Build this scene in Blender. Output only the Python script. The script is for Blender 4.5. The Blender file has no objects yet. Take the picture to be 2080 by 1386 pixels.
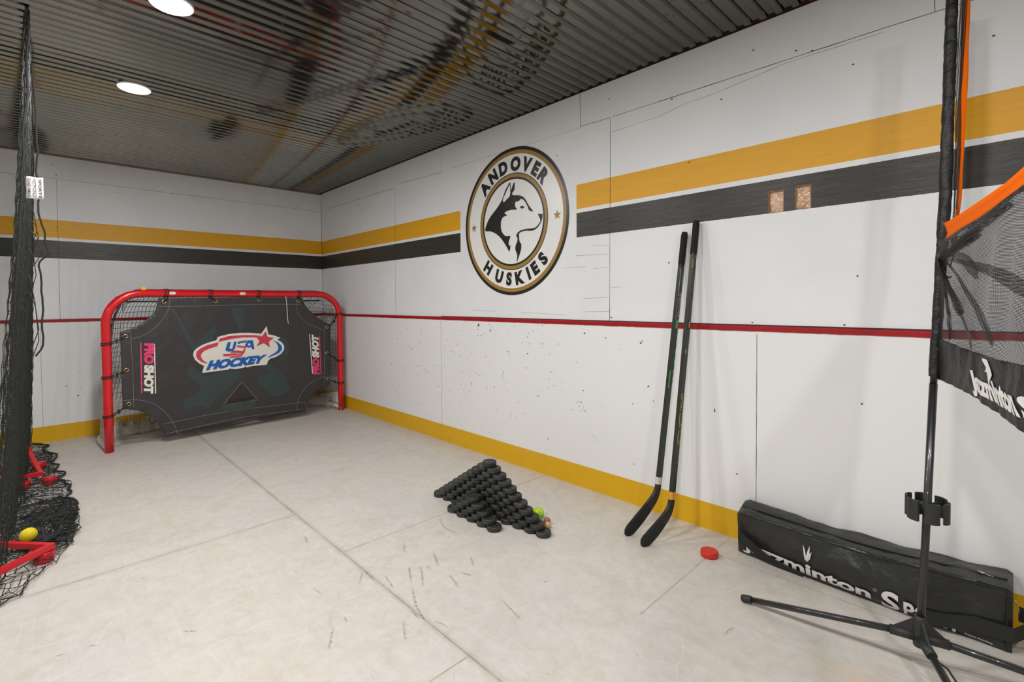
import bpy, bmesh, math, random
from mathutils import Vector, Matrix, noise
from mathutils.geometry import delaunay_2d_cdt
random.seed(7)
SC = bpy.context.scene
COL = SC.collection
PI = math.pi

# ------------------------------------------------------------------ camera
cam_data = bpy.data.cameras.new('camera')
cam = bpy.data.objects.new('camera', cam_data); COL.objects.link(cam)
cam_data.sensor_width = 36.0
cam_data.lens = 986.527 / 2080 * 36.0
cam_data.shift_y = (636.85 - 693.0) / 2080
cam_data.clip_start = 0.02
def cam_axes(yaw, pitch, roll):
    cy, sy, cp, sp = math.cos(yaw), math.sin(yaw), math.cos(pitch), math.sin(pitch)
    f = Vector((sy*cp, cy*cp, sp)); r = Vector((cy, -sy, 0)); u = r.cross(f)
    cr, sr = math.cos(roll), math.sin(roll)
    return cr*r + sr*u, -sr*r + cr*u, f
Rx, Ux, Fx = cam_axes(0.7731, -0.0254, -0.0077)
cam.matrix_world = Matrix(((Rx.x, Ux.x, -Fx.x, -2.41994), (Rx.y, Ux.y, -Fx.y, -5.69161), (Rx.z, Ux.z, -Fx.z, 1.165), (0, 0, 0, 1)))
SC.camera = cam

# ------------------------------------------------------------------ world, exposure, lights
w = bpy.data.worlds.new('world'); SC.world = w; w.use_nodes = True
w.node_tree.nodes['Background'].inputs[0].default_value = (0.8, 0.85, 0.9, 1)
w.node_tree.nodes['Background'].inputs[1].default_value = 0.05
SC.view_settings.view_transform = 'Standard'; SC.view_settings.look = 'None'
SC.view_settings.gamma = 1.0; SC.view_settings.use_curve_mapping = False
SC.view_settings.exposure = 0.0
LIGHT_POWER = 20.8
LIGHT_SPOTS = [(-1.985, -2.075), (-1.985, -3.19), (-1.985, -4.31), (-1.985, -5.43), (-1.985, -6.55),
               (-4.2, -2.5), (-4.2, -5.6)]  # these two are unseen, added as fill from beyond the netting
# room
CEIL = 2.4383
X0, Y0 = -5.6, -8.0
Z_YT, Z_YB, Z_BT, Z_BB = 1.8855, 1.7346, 1.7106, 1.5595
Z_RT, Z_RB, Z_ST = 1.0394, 1.0156, 0.1357
GOAL = {"o":[-2.0546,-0.7669,0.0],"e":[0.9977,0.0676,0.0]}
TARP = [[0.3492,1.2104],[0.3296,1.1129],[0.2719,1.0406],[0.1989,0.9808],[0.0944,0.9448],[0.0959,0.3273],[0.1511,0.3178],[0.2339,0.2772],[0.318,0.1768],[0.3604,0.0877],[0.3684,0.046],[0.9591,0.0772],[1.5692,0.0569],[1.598,0.1682],[1.6946,0.2468],[1.8363,0.2976],[1.8549,0.9275],[1.7361,0.9927],[1.6286,1.0883],[1.5767,1.161],[1.558,1.2171]]
HOLE = [[0.9711,0.4006],[0.8442,0.2538],[1.0803,0.2593]]
HOLEST = [[0.9718,0.434],[0.8019,0.2327],[1.1144,0.2442]]
GROM = [[0.3911,1.1814],[0.7731,1.1848],[1.1471,1.195],[1.522,1.1808],[0.129,0.9082],[0.1271,0.6378],[0.1358,0.3648],[1.8159,0.9048],[1.8081,0.6315],[1.813,0.3552]]
KNOT = [[0.4081,1.2619],[0.7362,1.2647],[1.1405,1.2681],[1.5263,1.2713],[-0.0042,0.8553],[-0.0062,0.5935],[-0.0054,0.2864],[1.9517,1.0408],[2.0143,0.5371],[2.01,0.2955]]
STITCH = [[[0.4339,1.2082],[0.4136,1.1006],[0.3445,0.9903],[0.2563,0.9154],[0.1594,0.8797]],[[0.3478,1.1445],[0.6837,1.1424],[1.1095,1.1527],[1.5501,1.1482]],[[0.161,0.9517],[0.1672,0.6726],[0.1676,0.315]],[[0.0975,0.3987],[0.2108,0.384],[0.3126,0.3274],[0.3992,0.2209],[0.4426,0.1199],[0.4577,0.051]],[[0.3575,0.1605],[0.6635,0.1785],[0.9611,0.1785],[1.571,0.1527],[1.5718,0.0564]],[[0.378,0.0764],[0.9597,0.107],[1.5564,0.0828]],[[1.4992,1.2067],[1.5094,1.0647],[1.5994,0.9578],[1.7898,0.8695]],[[1.7909,0.9302],[1.7726,0.3169]],[[1.4778,0.0832],[1.4994,0.1967],[1.5873,0.3149],[1.7247,0.377],[1.8449,0.3758]],[[0.9718,0.434],[0.8019,0.2327],[1.1144,0.2442],[0.9718,0.434]]]
GHOST = [[[0.4364,1.1109],[0.4595,1.1268],[0.4814,1.0774],[0.544,0.9434],[0.6031,0.8009],[0.6117,0.7499],[0.5876,0.7519],[0.5331,0.8777],[0.4803,1.0229]],[[0.5661,0.6424],[0.6708,0.5297],[0.8557,0.5545],[0.9625,0.5187],[0.8737,0.3997],[0.7675,0.3218],[0.6945,0.2301],[0.6261,0.2757],[0.5294,0.2583],[0.5123,0.3387],[0.6287,0.3994],[0.6204,0.4682],[0.545,0.5447]],[[1.144,0.5714],[1.2384,0.5741],[1.3337,0.4758],[1.406,0.3394],[1.4242,0.2984],[1.2681,0.2451],[1.1859,0.3197],[1.0842,0.456],[1.2126,0.4774]],[[0.8073,0.2458],[1.0798,0.2374],[1.0444,0.1703],[0.827,0.184]],[[0.5979,0.7845],[0.6784,0.8916],[0.7704,0.9554],[0.737,0.8197],[0.6554,0.735],[0.6057,0.6944]],[[1.316,0.8306],[1.3897,0.8007],[1.4129,0.697],[1.3735,0.6112],[1.2865,0.5692],[1.3371,0.6525]],[[0.9096,1.1137],[0.9967,1.1241],[1.0169,1.0282],[0.9816,0.9222],[0.9494,0.9474],[0.9187,1.0312]]]
U_WHITE = [[0.6521,0.5544],[0.6681,0.6162],[0.633,0.6391],[0.6006,0.6757],[0.5871,0.715],[0.5919,0.7479],[0.6151,0.7746],[0.6572,0.8002],[0.7127,0.8204],[0.7713,0.835],[0.7806,0.8609],[0.8093,0.8705],[0.8766,0.884],[0.9684,0.89],[1.0629,0.8849],[1.1528,0.8712],[1.204,0.9419],[1.2176,0.8623],[1.2657,0.8506],[1.3299,0.8222],[1.3009,0.8058],[1.3421,0.7774],[1.3651,0.738],[1.3617,0.7005],[1.3347,0.665],[1.2821,0.6375],[1.2307,0.6263],[1.21,0.6072],[1.1968,0.5716],[1.0711,0.5716],[1.0135,0.5648],[1.0043,0.576],[0.9923,0.5646],[0.9201,0.5597],[0.8702,0.5702],[0.861,0.5612],[0.7765,0.5582]]
U_RED = [[[0.6875,0.6336],[0.6458,0.6522],[0.6173,0.6837],[0.6076,0.7132],[0.6145,0.746],[0.6441,0.7723],[0.6994,0.7971],[0.7884,0.8152],[0.7956,0.8467],[0.8762,0.8665],[0.9914,0.8684],[1.0866,0.8619],[1.1549,0.8518],[1.1104,0.8398],[0.9909,0.8461],[0.8983,0.8392],[0.8083,0.8227],[0.7861,0.8139],[0.7789,0.7815],[0.7201,0.7664],[0.6772,0.7505],[0.6515,0.7285],[0.6448,0.7051],[0.6546,0.6754],[0.6752,0.6517],[0.6919,0.6428]],[[1.193,0.8926],[1.2096,0.8391],[1.2678,0.825],[1.2213,0.7935],[1.2277,0.735],[1.1734,0.7811],[1.1063,0.7546],[1.1342,0.802],[1.108,0.8426],[1.1598,0.8483]],[[0.9406,0.7771],[1.0175,0.7613],[1.0125,0.7463],[0.9357,0.7598]],[[1.0054,0.7494],[1.0125,0.7489],[0.9998,0.704],[0.9854,0.69],[0.9553,0.7027],[0.8958,0.7128],[0.8775,0.7093],[0.8961,0.7303],[0.942,0.7291],[0.9836,0.7181]],[[0.8237,0.7079],[0.8684,0.7041],[0.9093,0.7066],[0.9854,0.6889],[0.9781,0.6764],[0.9227,0.6879],[0.8861,0.6861],[0.8589,0.681],[0.821,0.6869]],[[0.8631,0.6657],[0.886,0.6786],[0.9226,0.6828],[0.978,0.6728],[0.9686,0.6661],[0.9223,0.6678],[0.8902,0.6632]]]
U_BLUE = [[[1.2545,0.8019],[1.3056,0.7799],[1.3414,0.7398],[1.3407,0.7022],[1.3087,0.6726],[1.2516,0.6509],[1.2005,0.6344],[1.2313,0.658],[1.2778,0.6806],[1.3041,0.7051],[1.3074,0.737],[1.29,0.7756]],[[0.8615,0.8102],[0.8887,0.8109],[0.8739,0.7545],[0.8828,0.7478],[0.8988,0.7501],[0.9137,0.8117],[0.9367,0.8116],[0.9217,0.7508],[0.9052,0.7295],[0.8733,0.7236],[0.8465,0.7318],[0.8414,0.7471]],[[0.9482,0.8103],[1.0234,0.817],[1.0183,0.7995],[0.9665,0.7954],[0.9594,0.7884],[0.9432,0.7895]],[[1.0305,0.8166],[1.076,0.8151],[1.0887,0.7286],[1.067,0.7292],[1.0626,0.7502],[1.0338,0.7472],[1.0127,0.7591],[1.0034,0.7649],[1.0132,0.7845]]]
U_STAR = [[1.0444,0.7977],[1.0489,0.783],[1.0608,0.7801],[1.0501,0.7742],[1.0518,0.7613],[1.0414,0.7697],[1.0318,0.7638],[1.0359,0.7768],[1.0274,0.7846],[1.0384,0.7848]]
U_HOCKEY = [[0.6799,0.5715],[1.1796,0.5902],[1.2012,0.6702],[0.6986,0.6577]]
PS_L = [[0.2463,0.8448],[0.2331,0.4351],[0.2972,0.4235],[0.3167,0.8377]]
PS_LL = [[[0.2194,0.8519],[0.2278,0.8513],[0.2247,0.4384],[0.2163,0.4396]],[[0.3105,0.8329],[0.3174,0.8324],[0.3164,0.4228],[0.3085,0.424]]]
PS_R = [[1.6442,0.8372],[1.646,0.4265],[1.7254,0.4145],[1.719,0.817]]
PS_RL = [[[1.6186,0.8413],[1.6267,0.8408],[1.6502,0.4326],[1.6407,0.4338]],[[1.7246,0.8193],[1.7329,0.8188],[1.7421,0.4112],[1.7323,0.4123]]]
STRING = [[1.3916,1.2259],[1.397,1.1815],[1.4013,1.0799],[1.4036,1.0035],[1.409,0.955]]
DOG = [[-3.2064,2.0084],[-3.1768,1.9846],[-3.1507,1.9537],[-3.124,1.9045],[-3.1039,1.8808],[-3.0703,1.8497],[-3.0293,1.8191],[-2.9877,1.7879],[-2.9522,1.7461],[-2.9303,1.6929],[-2.9863,1.685],[-3.0409,1.6645],[-3.0877,1.6352],[-3.1333,1.5904],[-3.1654,1.5519],[-3.192,1.5169],[-3.204,1.5645],[-3.1924,1.5567],[-3.1838,1.5813],[-3.1917,1.601],[-3.2034,1.6281],[-3.1598,1.6307],[-3.1275,1.6519],[-3.1081,1.6827],[-3.1046,1.719],[-3.1117,1.7541],[-3.1355,1.7734],[-3.1745,1.779],[-3.1436,1.7947],[-3.1645,1.8079],[-3.2131,1.8117],[-3.2705,1.8072],[-3.2559,1.8249],[-3.2511,1.8482],[-3.2637,1.8629],[-3.2908,1.8614],[-3.3068,1.8736],[-3.3345,1.865],[-3.3546,1.8415],[-3.378,1.8058],[-3.3884,1.784],[-3.4278,1.7718],[-3.4014,1.8008],[-3.377,1.8314],[-3.3583,1.8596],[-3.3311,1.8861],[-3.2912,1.9027],[-3.248,1.9088],[-3.2243,1.9178],[-3.2295,1.9336],[-3.2485,1.9505],[-3.2491,2.0043],[-3.2237,1.9721],[-3.2108,1.9507]]
DOGEAR = [[-3.1973,1.9899],[-3.1661,1.9511],[-3.1371,1.9114],[-3.1277,1.8879],[-3.142,1.8768],[-3.1655,1.8919],[-3.1887,1.9033],[-3.2042,1.9228],[-3.2035,1.9712]]
DOGEYE = [[-3.3001,1.8195],[-3.3244,1.8246],[-3.3447,1.8105],[-3.3194,1.8047]]
DOGJAW = [[-3.47,1.7511],[-3.4869,1.7463],[-3.5115,1.7431],[-3.509,1.7129],[-3.4954,1.6881],[-3.4749,1.6656],[-3.4463,1.6488],[-3.4116,1.6425],[-3.3587,1.6483],[-3.3105,1.6457],[-3.2897,1.635],[-3.2833,1.6157],[-3.2612,1.6223],[-3.2737,1.6419],[-3.3009,1.6554],[-3.3469,1.6607],[-3.4059,1.6592],[-3.443,1.6609],[-3.4728,1.6784],[-3.4922,1.7026],[-3.48,1.729]]
DOGTHROAT = [[-3.2624,1.6265],[-3.2883,1.6265],[-3.2905,1.602],[-3.2976,1.5753],[-3.3109,1.5612],[-3.3081,1.5225],[-3.2918,1.4848],[-3.2654,1.437],[-3.2709,1.4863],[-3.2539,1.5225],[-3.2542,1.5531],[-3.2694,1.5779],[-3.2746,1.6035]]
ANDOVER = [[-2.9416,2.0023],[-3.0325,2.0687],[-3.1331,2.123],[-3.2604,2.133],[-3.3726,2.1114],[-3.4614,2.064],[-3.5336,2.0045]]
HUSKIES = [[-2.9617,1.4131],[-3.08,1.3414],[-3.1845,1.3104],[-3.295,1.317],[-3.3819,1.3462],[-3.4383,1.39],[-3.5235,1.4374]]
STARS = [[-2.8028,1.7258],[-3.6391,1.7205]]
SEAM_R = [[[-0.1961,2.2457],[-1.6516,2.2336],[-1.6379,1.0421]],[[-2.3928,2.4468],[-2.3888,2.2373],[-1.7388,2.2594]],[[-3.8257,2.4376],[-3.8284,2.2386],[-4.048,2.2327],[-4.0425,1.5713],[-4.0391,1.0142]],[[-4.065,2.2338],[-4.5796,2.2331],[-4.9856,2.2334],[-5.3216,2.2331],[-5.48,2.2313],[-5.7116,2.2268]],[[-5.4806,2.3034],[-5.4828,2.2301]],[[-4.0545,2.1456],[-4.2363,2.1515],[-4.3649,2.1541],[-4.4985,2.1779],[-4.684,2.1859],[-4.8333,2.2035],[-4.9697,2.2195],[-5.1115,2.2197],[-5.3312,2.2178]],[[-2.5424,2.243],[-3.1278,2.2383],[-3.7032,2.2309],[-3.8284,2.2326]]]
FINE_R = [[[-3.9034,1.4966],[-4.0388,1.4908]],[[-3.9212,1.3579],[-4.0315,1.3608]],[[-4.045,1.2383],[-4.1193,1.2422]],[[-3.8459,1.1762],[-4.0344,1.1833]],[[-3.8378,1.0937],[-4.0376,1.0988]],[[-3.6691,1.3745],[-3.8657,1.373]],[[-3.31,1.0846],[-3.708,1.0734]],[[-3.9232,1.8245],[-4.0467,1.8126]],[[-1.7942,1.7686],[-2.1127,1.7665]],[[-2.7728,1.0976],[-3.0558,1.0889]],[[-3.7896,1.445],[-4.0283,1.4394]]]
SEAM_LR = [[[-2.3723,1.012],[-2.353,-0.001]],[[-4.8661,1.0075],[-4.8607,0.1066]]]
SEAM_B = [[[-2.9951,2.2356],[-2.6134,2.2352],[-2.1395,2.2375],[-0.2483,2.2363],[-0.0095,2.226]],[[-2.2818,2.2306],[-2.2827,1.7495],[-2.2853,1.0334]]]
SEAM_LB = [[[-2.4121,0.9878],[-2.4191,0.0476]]]
HOLES_R = [[-5.0819,2.2369],[-4.8392,2.3288],[-4.433,2.2228],[-4.0381,2.3439],[-5.2298,2.1264],[-5.6398,2.0819],[-4.8408,1.0555],[-4.4167,1.3632],[-5.0189,2.2602],[-4.6913,2.1455],[-3.641,2.1017],[-5.2524,1.257],[-5.2736,0.732],[-4.0513,1.064],[-5.2079,1.0547],[-4.5283,1.8729]]
HOLES_B = [[-2.2831,2.268],[-1.8759,2.183],[-0.2753,2.2608],[-2.3055,2.3512],[-0.7106,2.2731],[-1.4691,2.2297],[-2.2901,1.8284]]
SCUFF_R = [[-2.705,1.003,0.0123,0.0049,0],[-2.856,0.981,0.0167,0.0191,40],[-2.847,0.95,0.0072,0.0072,0],[-2.974,0.994,0.0093,0.0035,0],[-2.99,0.944,0.0186,0.0047,20],[-2.742,0.892,0.0037,0.0098,0],[-2.888,0.904,0.0048,0.0095,30],[-2.641,0.934,0.0037,0.0037,0],[-2.593,0.822,0.0075,0.0038,20],[-2.692,0.808,0.0074,0.0049,0],[-2.613,0.835,0.005,0.0038,0],[-3.243,0.984,0.0044,0.0066,0],[-3.333,0.952,0.0065,0.0033,40],[-3.388,0.945,0.0097,0.0032,-50],[-3.434,0.964,0.0053,0.0085,0],[-3.373,0.916,0.0097,0.0043,10],[-3.321,0.873,0.0054,0.0044,30],[-3.511,1.0,0.0094,0.0031,-10],[-3.473,1.005,0.0053,0.0021,0],[-3.515,0.943,0.0063,0.0052,0],[-3.863,0.963,0.0116,0.0067,0],[-4.017,0.942,0.0102,0.0037,0],[-3.651,0.885,0.003,0.0132,0],[-3.52,0.852,0.0052,0.0031,-30],[-3.576,0.812,0.0082,0.0031,40],[-3.179,0.802,0.009,0.0034,20],[-3.373,0.801,0.0086,0.0075,0],[-3.345,0.784,0.0054,0.0043,40],[-3.36,0.701,0.0054,0.0065,20],[-3.118,0.632,0.0125,0.0034,5],[-3.131,0.648,0.0034,0.0136,-20],[-3.568,0.648,0.0041,0.0134,-20],[-3.609,0.609,0.0072,0.0031,10],[-3.14,0.566,0.0079,0.0034,30],[-2.94,0.511,0.0059,0.0094,0],[-2.532,0.55,0.0102,0.0025,5],[-3.298,0.528,0.0099,0.0033,20],[-3.277,0.452,0.0088,0.0033,30],[-2.705,0.408,0.0049,0.0062,0],[-2.525,0.595,0.0076,0.0025,0],[-2.642,0.731,0.0025,0.0125,0],[-2.54,0.755,0.0178,0.0025,60],[-2.56,0.731,0.0152,0.0025,20],[-2.56,0.684,0.0051,0.0038,0],[-3.254,0.338,0.0022,0.01,0],[-3.993,0.526,0.0056,0.0028,0],[-3.556,0.252,0.0094,0.0031,40],[-3.565,0.246,0.0093,0.0031,40],[-2.628,0.166,0.005,0.0063,0],[-4.299,0.686,0.0078,0.0043,-20],[-4.065,0.119,0.0037,0.0046,0],[-2.471,0.969,0.0026,0.0116,0],[-2.909,0.858,0.0059,0.0024,0],[-3.182,0.789,0.0056,0.0022,0],[-3.903,0.877,0.0019,0.0057,0],[-4.262,0.895,0.0061,0.0026,0],[-3.836,0.531,0.0039,0.0107,-30],[-3.805,0.529,0.002,0.0078,0],[-4.21,0.231,0.0036,0.008,30],[-2.481,0.024,0.0064,0.0077,0],[-2.703,0.025,0.0062,0.0087,0],[-4.091,0.044,0.0028,0.0037,0],[-4.194,0.024,0.0027,0.0045,0],[-3.861,0.029,0.0078,0.0029,20],[-2.498,0.757,0.0077,0.0038,40],[-0.739,0.942,0.0065,0.0039,30],[-0.794,0.937,0.0052,0.0039,-20],[-0.677,0.81,0.0039,0.0079,0],[-0.735,0.678,0.0052,0.0078,-20],[-1.347,0.809,0.0036,0.0036,0],[-1.85,0.92,0.0044,0.0099,-40],[-1.916,0.751,0.0044,0.0098,-40],[-1.555,0.759,0.0058,0.0058,0],[-1.446,0.584,0.0047,0.0071,0],[-1.243,0.473,0.0049,0.0036,0],[-0.99,0.716,0.0038,0.005,0],[-2.07,0.723,0.0064,0.0032,0],[-1.506,0.452,0.0035,0.0047,0],[-1.845,0.704,0.0044,0.0044,0],[-2.123,0.368,0.0032,0.0148,10],[-1.667,0.295,0.0057,0.0046,0],[-1.687,0.243,0.0034,0.0114,0],[-1.556,0.242,0.0058,0.0046,0],[-2.167,0.195,0.0063,0.0042,0],[-2.08,0.032,0.0064,0.0085,30],[-1.541,0.892,0.0035,0.0035,0],[-1.096,0.38,0.005,0.0037,0],[-2.3,0.618,0.0041,0.0041,0],[-1.012,0.186,0.0063,0.0075,0],[-4.778,0.318,0.0096,0.0048,20],[-4.669,0.611,0.0049,0.0172,0],[-4.201,0.577,0.0056,0.0112,10],[-4.3,0.687,0.0109,0.0055,-30],[-4.254,0.925,0.0138,0.0055,0],[-4.261,0.936,0.0082,0.0041,0]]
SCUFF_B = [[-2.262,0.462,0.0177,0.0061,-20],[-2.171,0.568,0.0119,0.0037,-15],[-2.186,0.367,0.0139,0.0099,0],[-2.102,0.336,0.005,0.0038,0],[-2.166,0.425,0.01,0.0037,-30],[-2.114,0.256,0.005,0.0025,0],[-2.144,0.39,0.006,0.0038,0]]
RING_R = [[-3.826,0.504,0.0332],[-3.933,0.322,0.0172],[-3.201,0.346,0.0179],[-3.182,0.783,0.0247],[-2.991,0.973,0.0186]]
BNET = {"o":[-0.4303,-5.5363,1.1728],"d":[-0.9503,-0.3113,0.0]}
N_TOPB = [[0.0926,1.3383],[0.2219,1.3528],[0.3226,1.3616],[0.4102,1.3716],[0.4871,1.3847],[0.5552,1.3943]]
N_TOPA = [[0.1199,1.3857],[0.2202,1.3911],[0.3209,1.4009],[0.4087,1.4073],[0.4858,1.415],[0.5538,1.4279]]
N_BT = [[0.023,1.0411],[0.271,1.0274],[0.4484,1.022],[0.5702,1.0251]]
N_BB = [[0.0053,0.9163],[0.2759,0.9146],[0.4536,0.8985],[0.5758,0.887]]
N_TXT = [[0.2925,0.9159],[0.5652,0.8995],[0.5062,0.9691],[0.2688,0.9798]]
N_S = [[0.5805,0.913],[0.693,0.9091],[0.6825,0.9605],[0.5519,0.9613]]
N_SH = [[0.3912,1.0156],[0.3623,1.0153],[0.3884,0.9979],[0.3818,0.9855],[0.3924,0.9869],[0.4039,0.9626],[0.4078,0.9547],[0.4146,0.9558],[0.4107,0.9665],[0.4236,0.9826],[0.4164,0.9929],[0.4021,1.0054]]
POLE = [[-0.4949,-5.5104,0.1245],[-0.482,-5.5166,0.3068],[-0.4464,-5.5302,0.8993],[-0.4069,-5.5483,1.4766],[-0.3775,-5.5554,2.0844],[-0.3725,-5.556,2.206]]
FLOOR_SC = [[[-1.276,-3.854],[-1.339,-3.976]],[[-1.241,-3.89],[-1.277,-3.962],[-1.321,-4.029]],[[-1.356,-4.009],[-1.405,-4.109],[-1.438,-4.222]],[[-1.192,-4.037],[-1.204,-4.086],[-1.224,-4.141]],[[-1.389,-3.84],[-1.411,-3.958]],[[-1.633,-3.984],[-1.643,-4.025]],[[-1.491,-4.161],[-1.543,-4.255]],[[-1.413,-4.247],[-1.402,-4.274],[-1.399,-4.306]],[[-1.445,-3.756],[-1.494,-3.826]],[[-1.181,-3.659],[-1.225,-3.739]],[[-1.694,-4.019],[-1.748,-4.11]],[[-0.897,-3.56],[-0.946,-3.671],[-0.941,-3.796]],[[-2.078,-3.655],[-2.045,-3.687]],[[-2.134,-3.14],[-2.117,-3.136]],[[-2.32,-3.514],[-2.304,-3.53]],[[-2.403,-3.5],[-2.381,-3.511]],[[-1.493,-3.254],[-1.514,-3.331]],[[-1.032,-3.983],[-1.074,-4.058]],[[-0.952,-4.364],[-0.929,-4.363]],[[-0.742,-5.012],[-0.679,-5.021]],[[-1.153,-4.326],[-1.186,-4.466]],[[-1.435,-4.122],[-1.444,-4.185]],[[-1.434,-3.752],[-1.44,-3.85]],[[-1.126,-3.826],[-1.184,-3.947]]]
# ------------------------------------------------------------------ helpers
def srgb(r, g, b):
    return tuple(((c/255)/12.92 if c/255 <= 0.04045 else ((c/255+0.055)/1.055)**2.4) for c in (r, g, b)) + (1,)
class MB:
    """collects shapes, then links them as ONE mesh object"""
    def __init__(self): self.v = []; self.f = []; self.mi = []; self.sm = []; self.m = 0
    def add(self, vs, fs, smooth=False):
        o = len(self.v); self.v += [tuple(p) for p in vs]
        for f in fs: self.f.append(tuple(i+o for i in f)); self.mi.append(self.m); self.sm.append(smooth)
    def box(self, c, s, M=None):
        vs = [Vector((c[0]+dx*s[0]/2, c[1]+dy*s[1]/2, c[2]+dz*s[2]/2)) for dx in (-1, 1) for dy in (-1, 1) for dz in (-1, 1)]
        if M: vs = [M @ p for p in vs]
        self.add(vs, [(0,1,3,2),(4,6,7,5),(0,4,5,1),(2,3,7,6),(0,2,6,4),(1,5,7,3)])
    def span(self, a, b):
        self.box([(a[i]+b[i])/2 for i in range(3)], [abs(b[i]-a[i]) for i in range(3)])
    def tube(self, pts, r, n=8, cap=True, closed=False, smooth=True):
        pts = [Vector(p) for p in pts]; N = len(pts)
        rs = r if isinstance(r, (list, tuple)) else [r]*N
        rings = []; prev = None
        for i, p in enumerate(pts):
            if closed: t = pts[(i+1) % N]-pts[i-1]
            else: t = (pts[min(i+1, N-1)]-pts[max(i-1, 0)])
            if t.length < 1e-9: t = Vector((0,0,1))
            t.normalize()
            if prev is None:
                a = Vector((0,0,1)) if abs(t.z) < .9 else Vector((1,0,0))
                prev = t.cross(a).normalized()
            prev = (prev - t*prev.dot(t))
            if prev.length < 1e-6: prev = t.orthogonal()
            prev.normalize(); b = t.cross(prev)
            rings.append([p + (prev*math.cos(2*PI*k/n)+b*math.sin(2*PI*k/n))*rs[i] for k in range(n)])
        vs = [q for g in rings for q in g]; fs = []
        for i in range(N if closed else N-1):
            j = (i+1) % N
            for k in range(n): fs.append((i*n+k, i*n+(k+1) % n, j*n+(k+1) % n, j*n+k))
        if cap and not closed: fs += [tuple(range(n-1, -1, -1)), tuple((N-1)*n+k for k in range(n))]
        self.add(vs, fs, smooth)
    def lathe(self, prof, n=24, M=None, smooth=True):
        vs = []; fs = []
        for r, z in prof:
            for k in range(n): vs.append(Vector((r*math.cos(2*PI*k/n), r*math.sin(2*PI*k/n), z)))
        for i in range(len(prof)-1):
            for k in range(n): fs.append((i*n+k, i*n+(k+1) % n, (i+1)*n+(k+1) % n, (i+1)*n+k))
        fs += [tuple(range(n-1, -1, -1)), tuple((len(prof)-1)*n+k for k in range(n))]
        if M: vs = [M @ p for p in vs]
        self.add(vs, fs, smooth)
    def sphere(self, c, r, n=20, sc=(1,1,1)):
        c = Vector(c); vs = []; fs = []; m = n//2
        for i in range(1, m):
            a = PI*i/m
            for k in range(n): vs.append(c+Vector((math.sin(a)*math.cos(2*PI*k/n)*r*sc[0], math.sin(a)*math.sin(2*PI*k/n)*r*sc[1], math.cos(a)*r*sc[2])))
        t = len(vs); vs += [c+Vector((0,0,r*sc[2])), c-Vector((0,0,r*sc[2]))]
        for i in range(m-2):
            for k in range(n): fs.append((i*n+k, (i+1)*n+k, (i+1)*n+(k+1) % n, i*n+(k+1) % n))
        for k in range(n): fs.append((t, k, (k+1) % n)); fs.append((t+1, (m-2)*n+(k+1) % n, (m-2)*n+k))
        self.add(vs, fs, True)
    def sheet(self, P, smooth=True, closed_u=False):
        nu = len(P); nv = len(P[0]); vs = [p for row in P for p in row]; fs = []
        for i in range(nu if closed_u else nu-1):
            for j in range(nv-1): fs.append((i*nv+j, ((i+1) % nu)*nv+j, ((i+1) % nu)*nv+j+1, i*nv+j+1))
        self.add(vs, fs, smooth)
    def build(self, name, mats, parent=None, loc=None):
        me = bpy.data.meshes.new(name)
        if loc is not None:
            l = Vector(loc); vs = [tuple(Vector(p)-l) for p in self.v]
        else: vs = self.v
        me.from_pydata(vs, [], self.f)
        if not isinstance(mats, (list, tuple)): mats = [mats]
        for m in mats: me.materials.append(m)
        me.polygons.foreach_set('material_index', self.mi); me.polygons.foreach_set('use_smooth', self.sm)
        bm = bmesh.new(); bm.from_mesh(me); bmesh.ops.recalc_face_normals(bm, faces=bm.faces); bm.to_mesh(me); bm.free()
        me.update()
        o = bpy.data.objects.new(name, me); COL.objects.link(o)
        if loc is not None: o.location = loc
        if parent is not None: attach(o, parent)
        return o
def attach(o, parent):
    o.parent = parent; o.matrix_parent_inverse = world_of(parent).inverted()
def world_of(o):
    m = o.matrix_basis.copy(); p = o
    while p.parent: m = p.parent.matrix_basis @ p.matrix_parent_inverse @ m if False else (world_of(p.parent) @ p.matrix_parent_inverse @ p.matrix_basis); return m
    return m
def tag(o, label, cat=None, group=None, kind=None):
    if label: o['label'] = label
    if cat: o['category'] = cat
    if group: o['group'] = group
    if kind: o['kind'] = kind
    return o
def thing(name, loc, label, cat, group=None):
    o = bpy.data.objects.new(name, None); COL.objects.link(o); o.location = loc; o.empty_display_size = .05
    return tag(o, label, cat, group)
def struct(o): o['kind'] = 'structure'; return o

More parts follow.
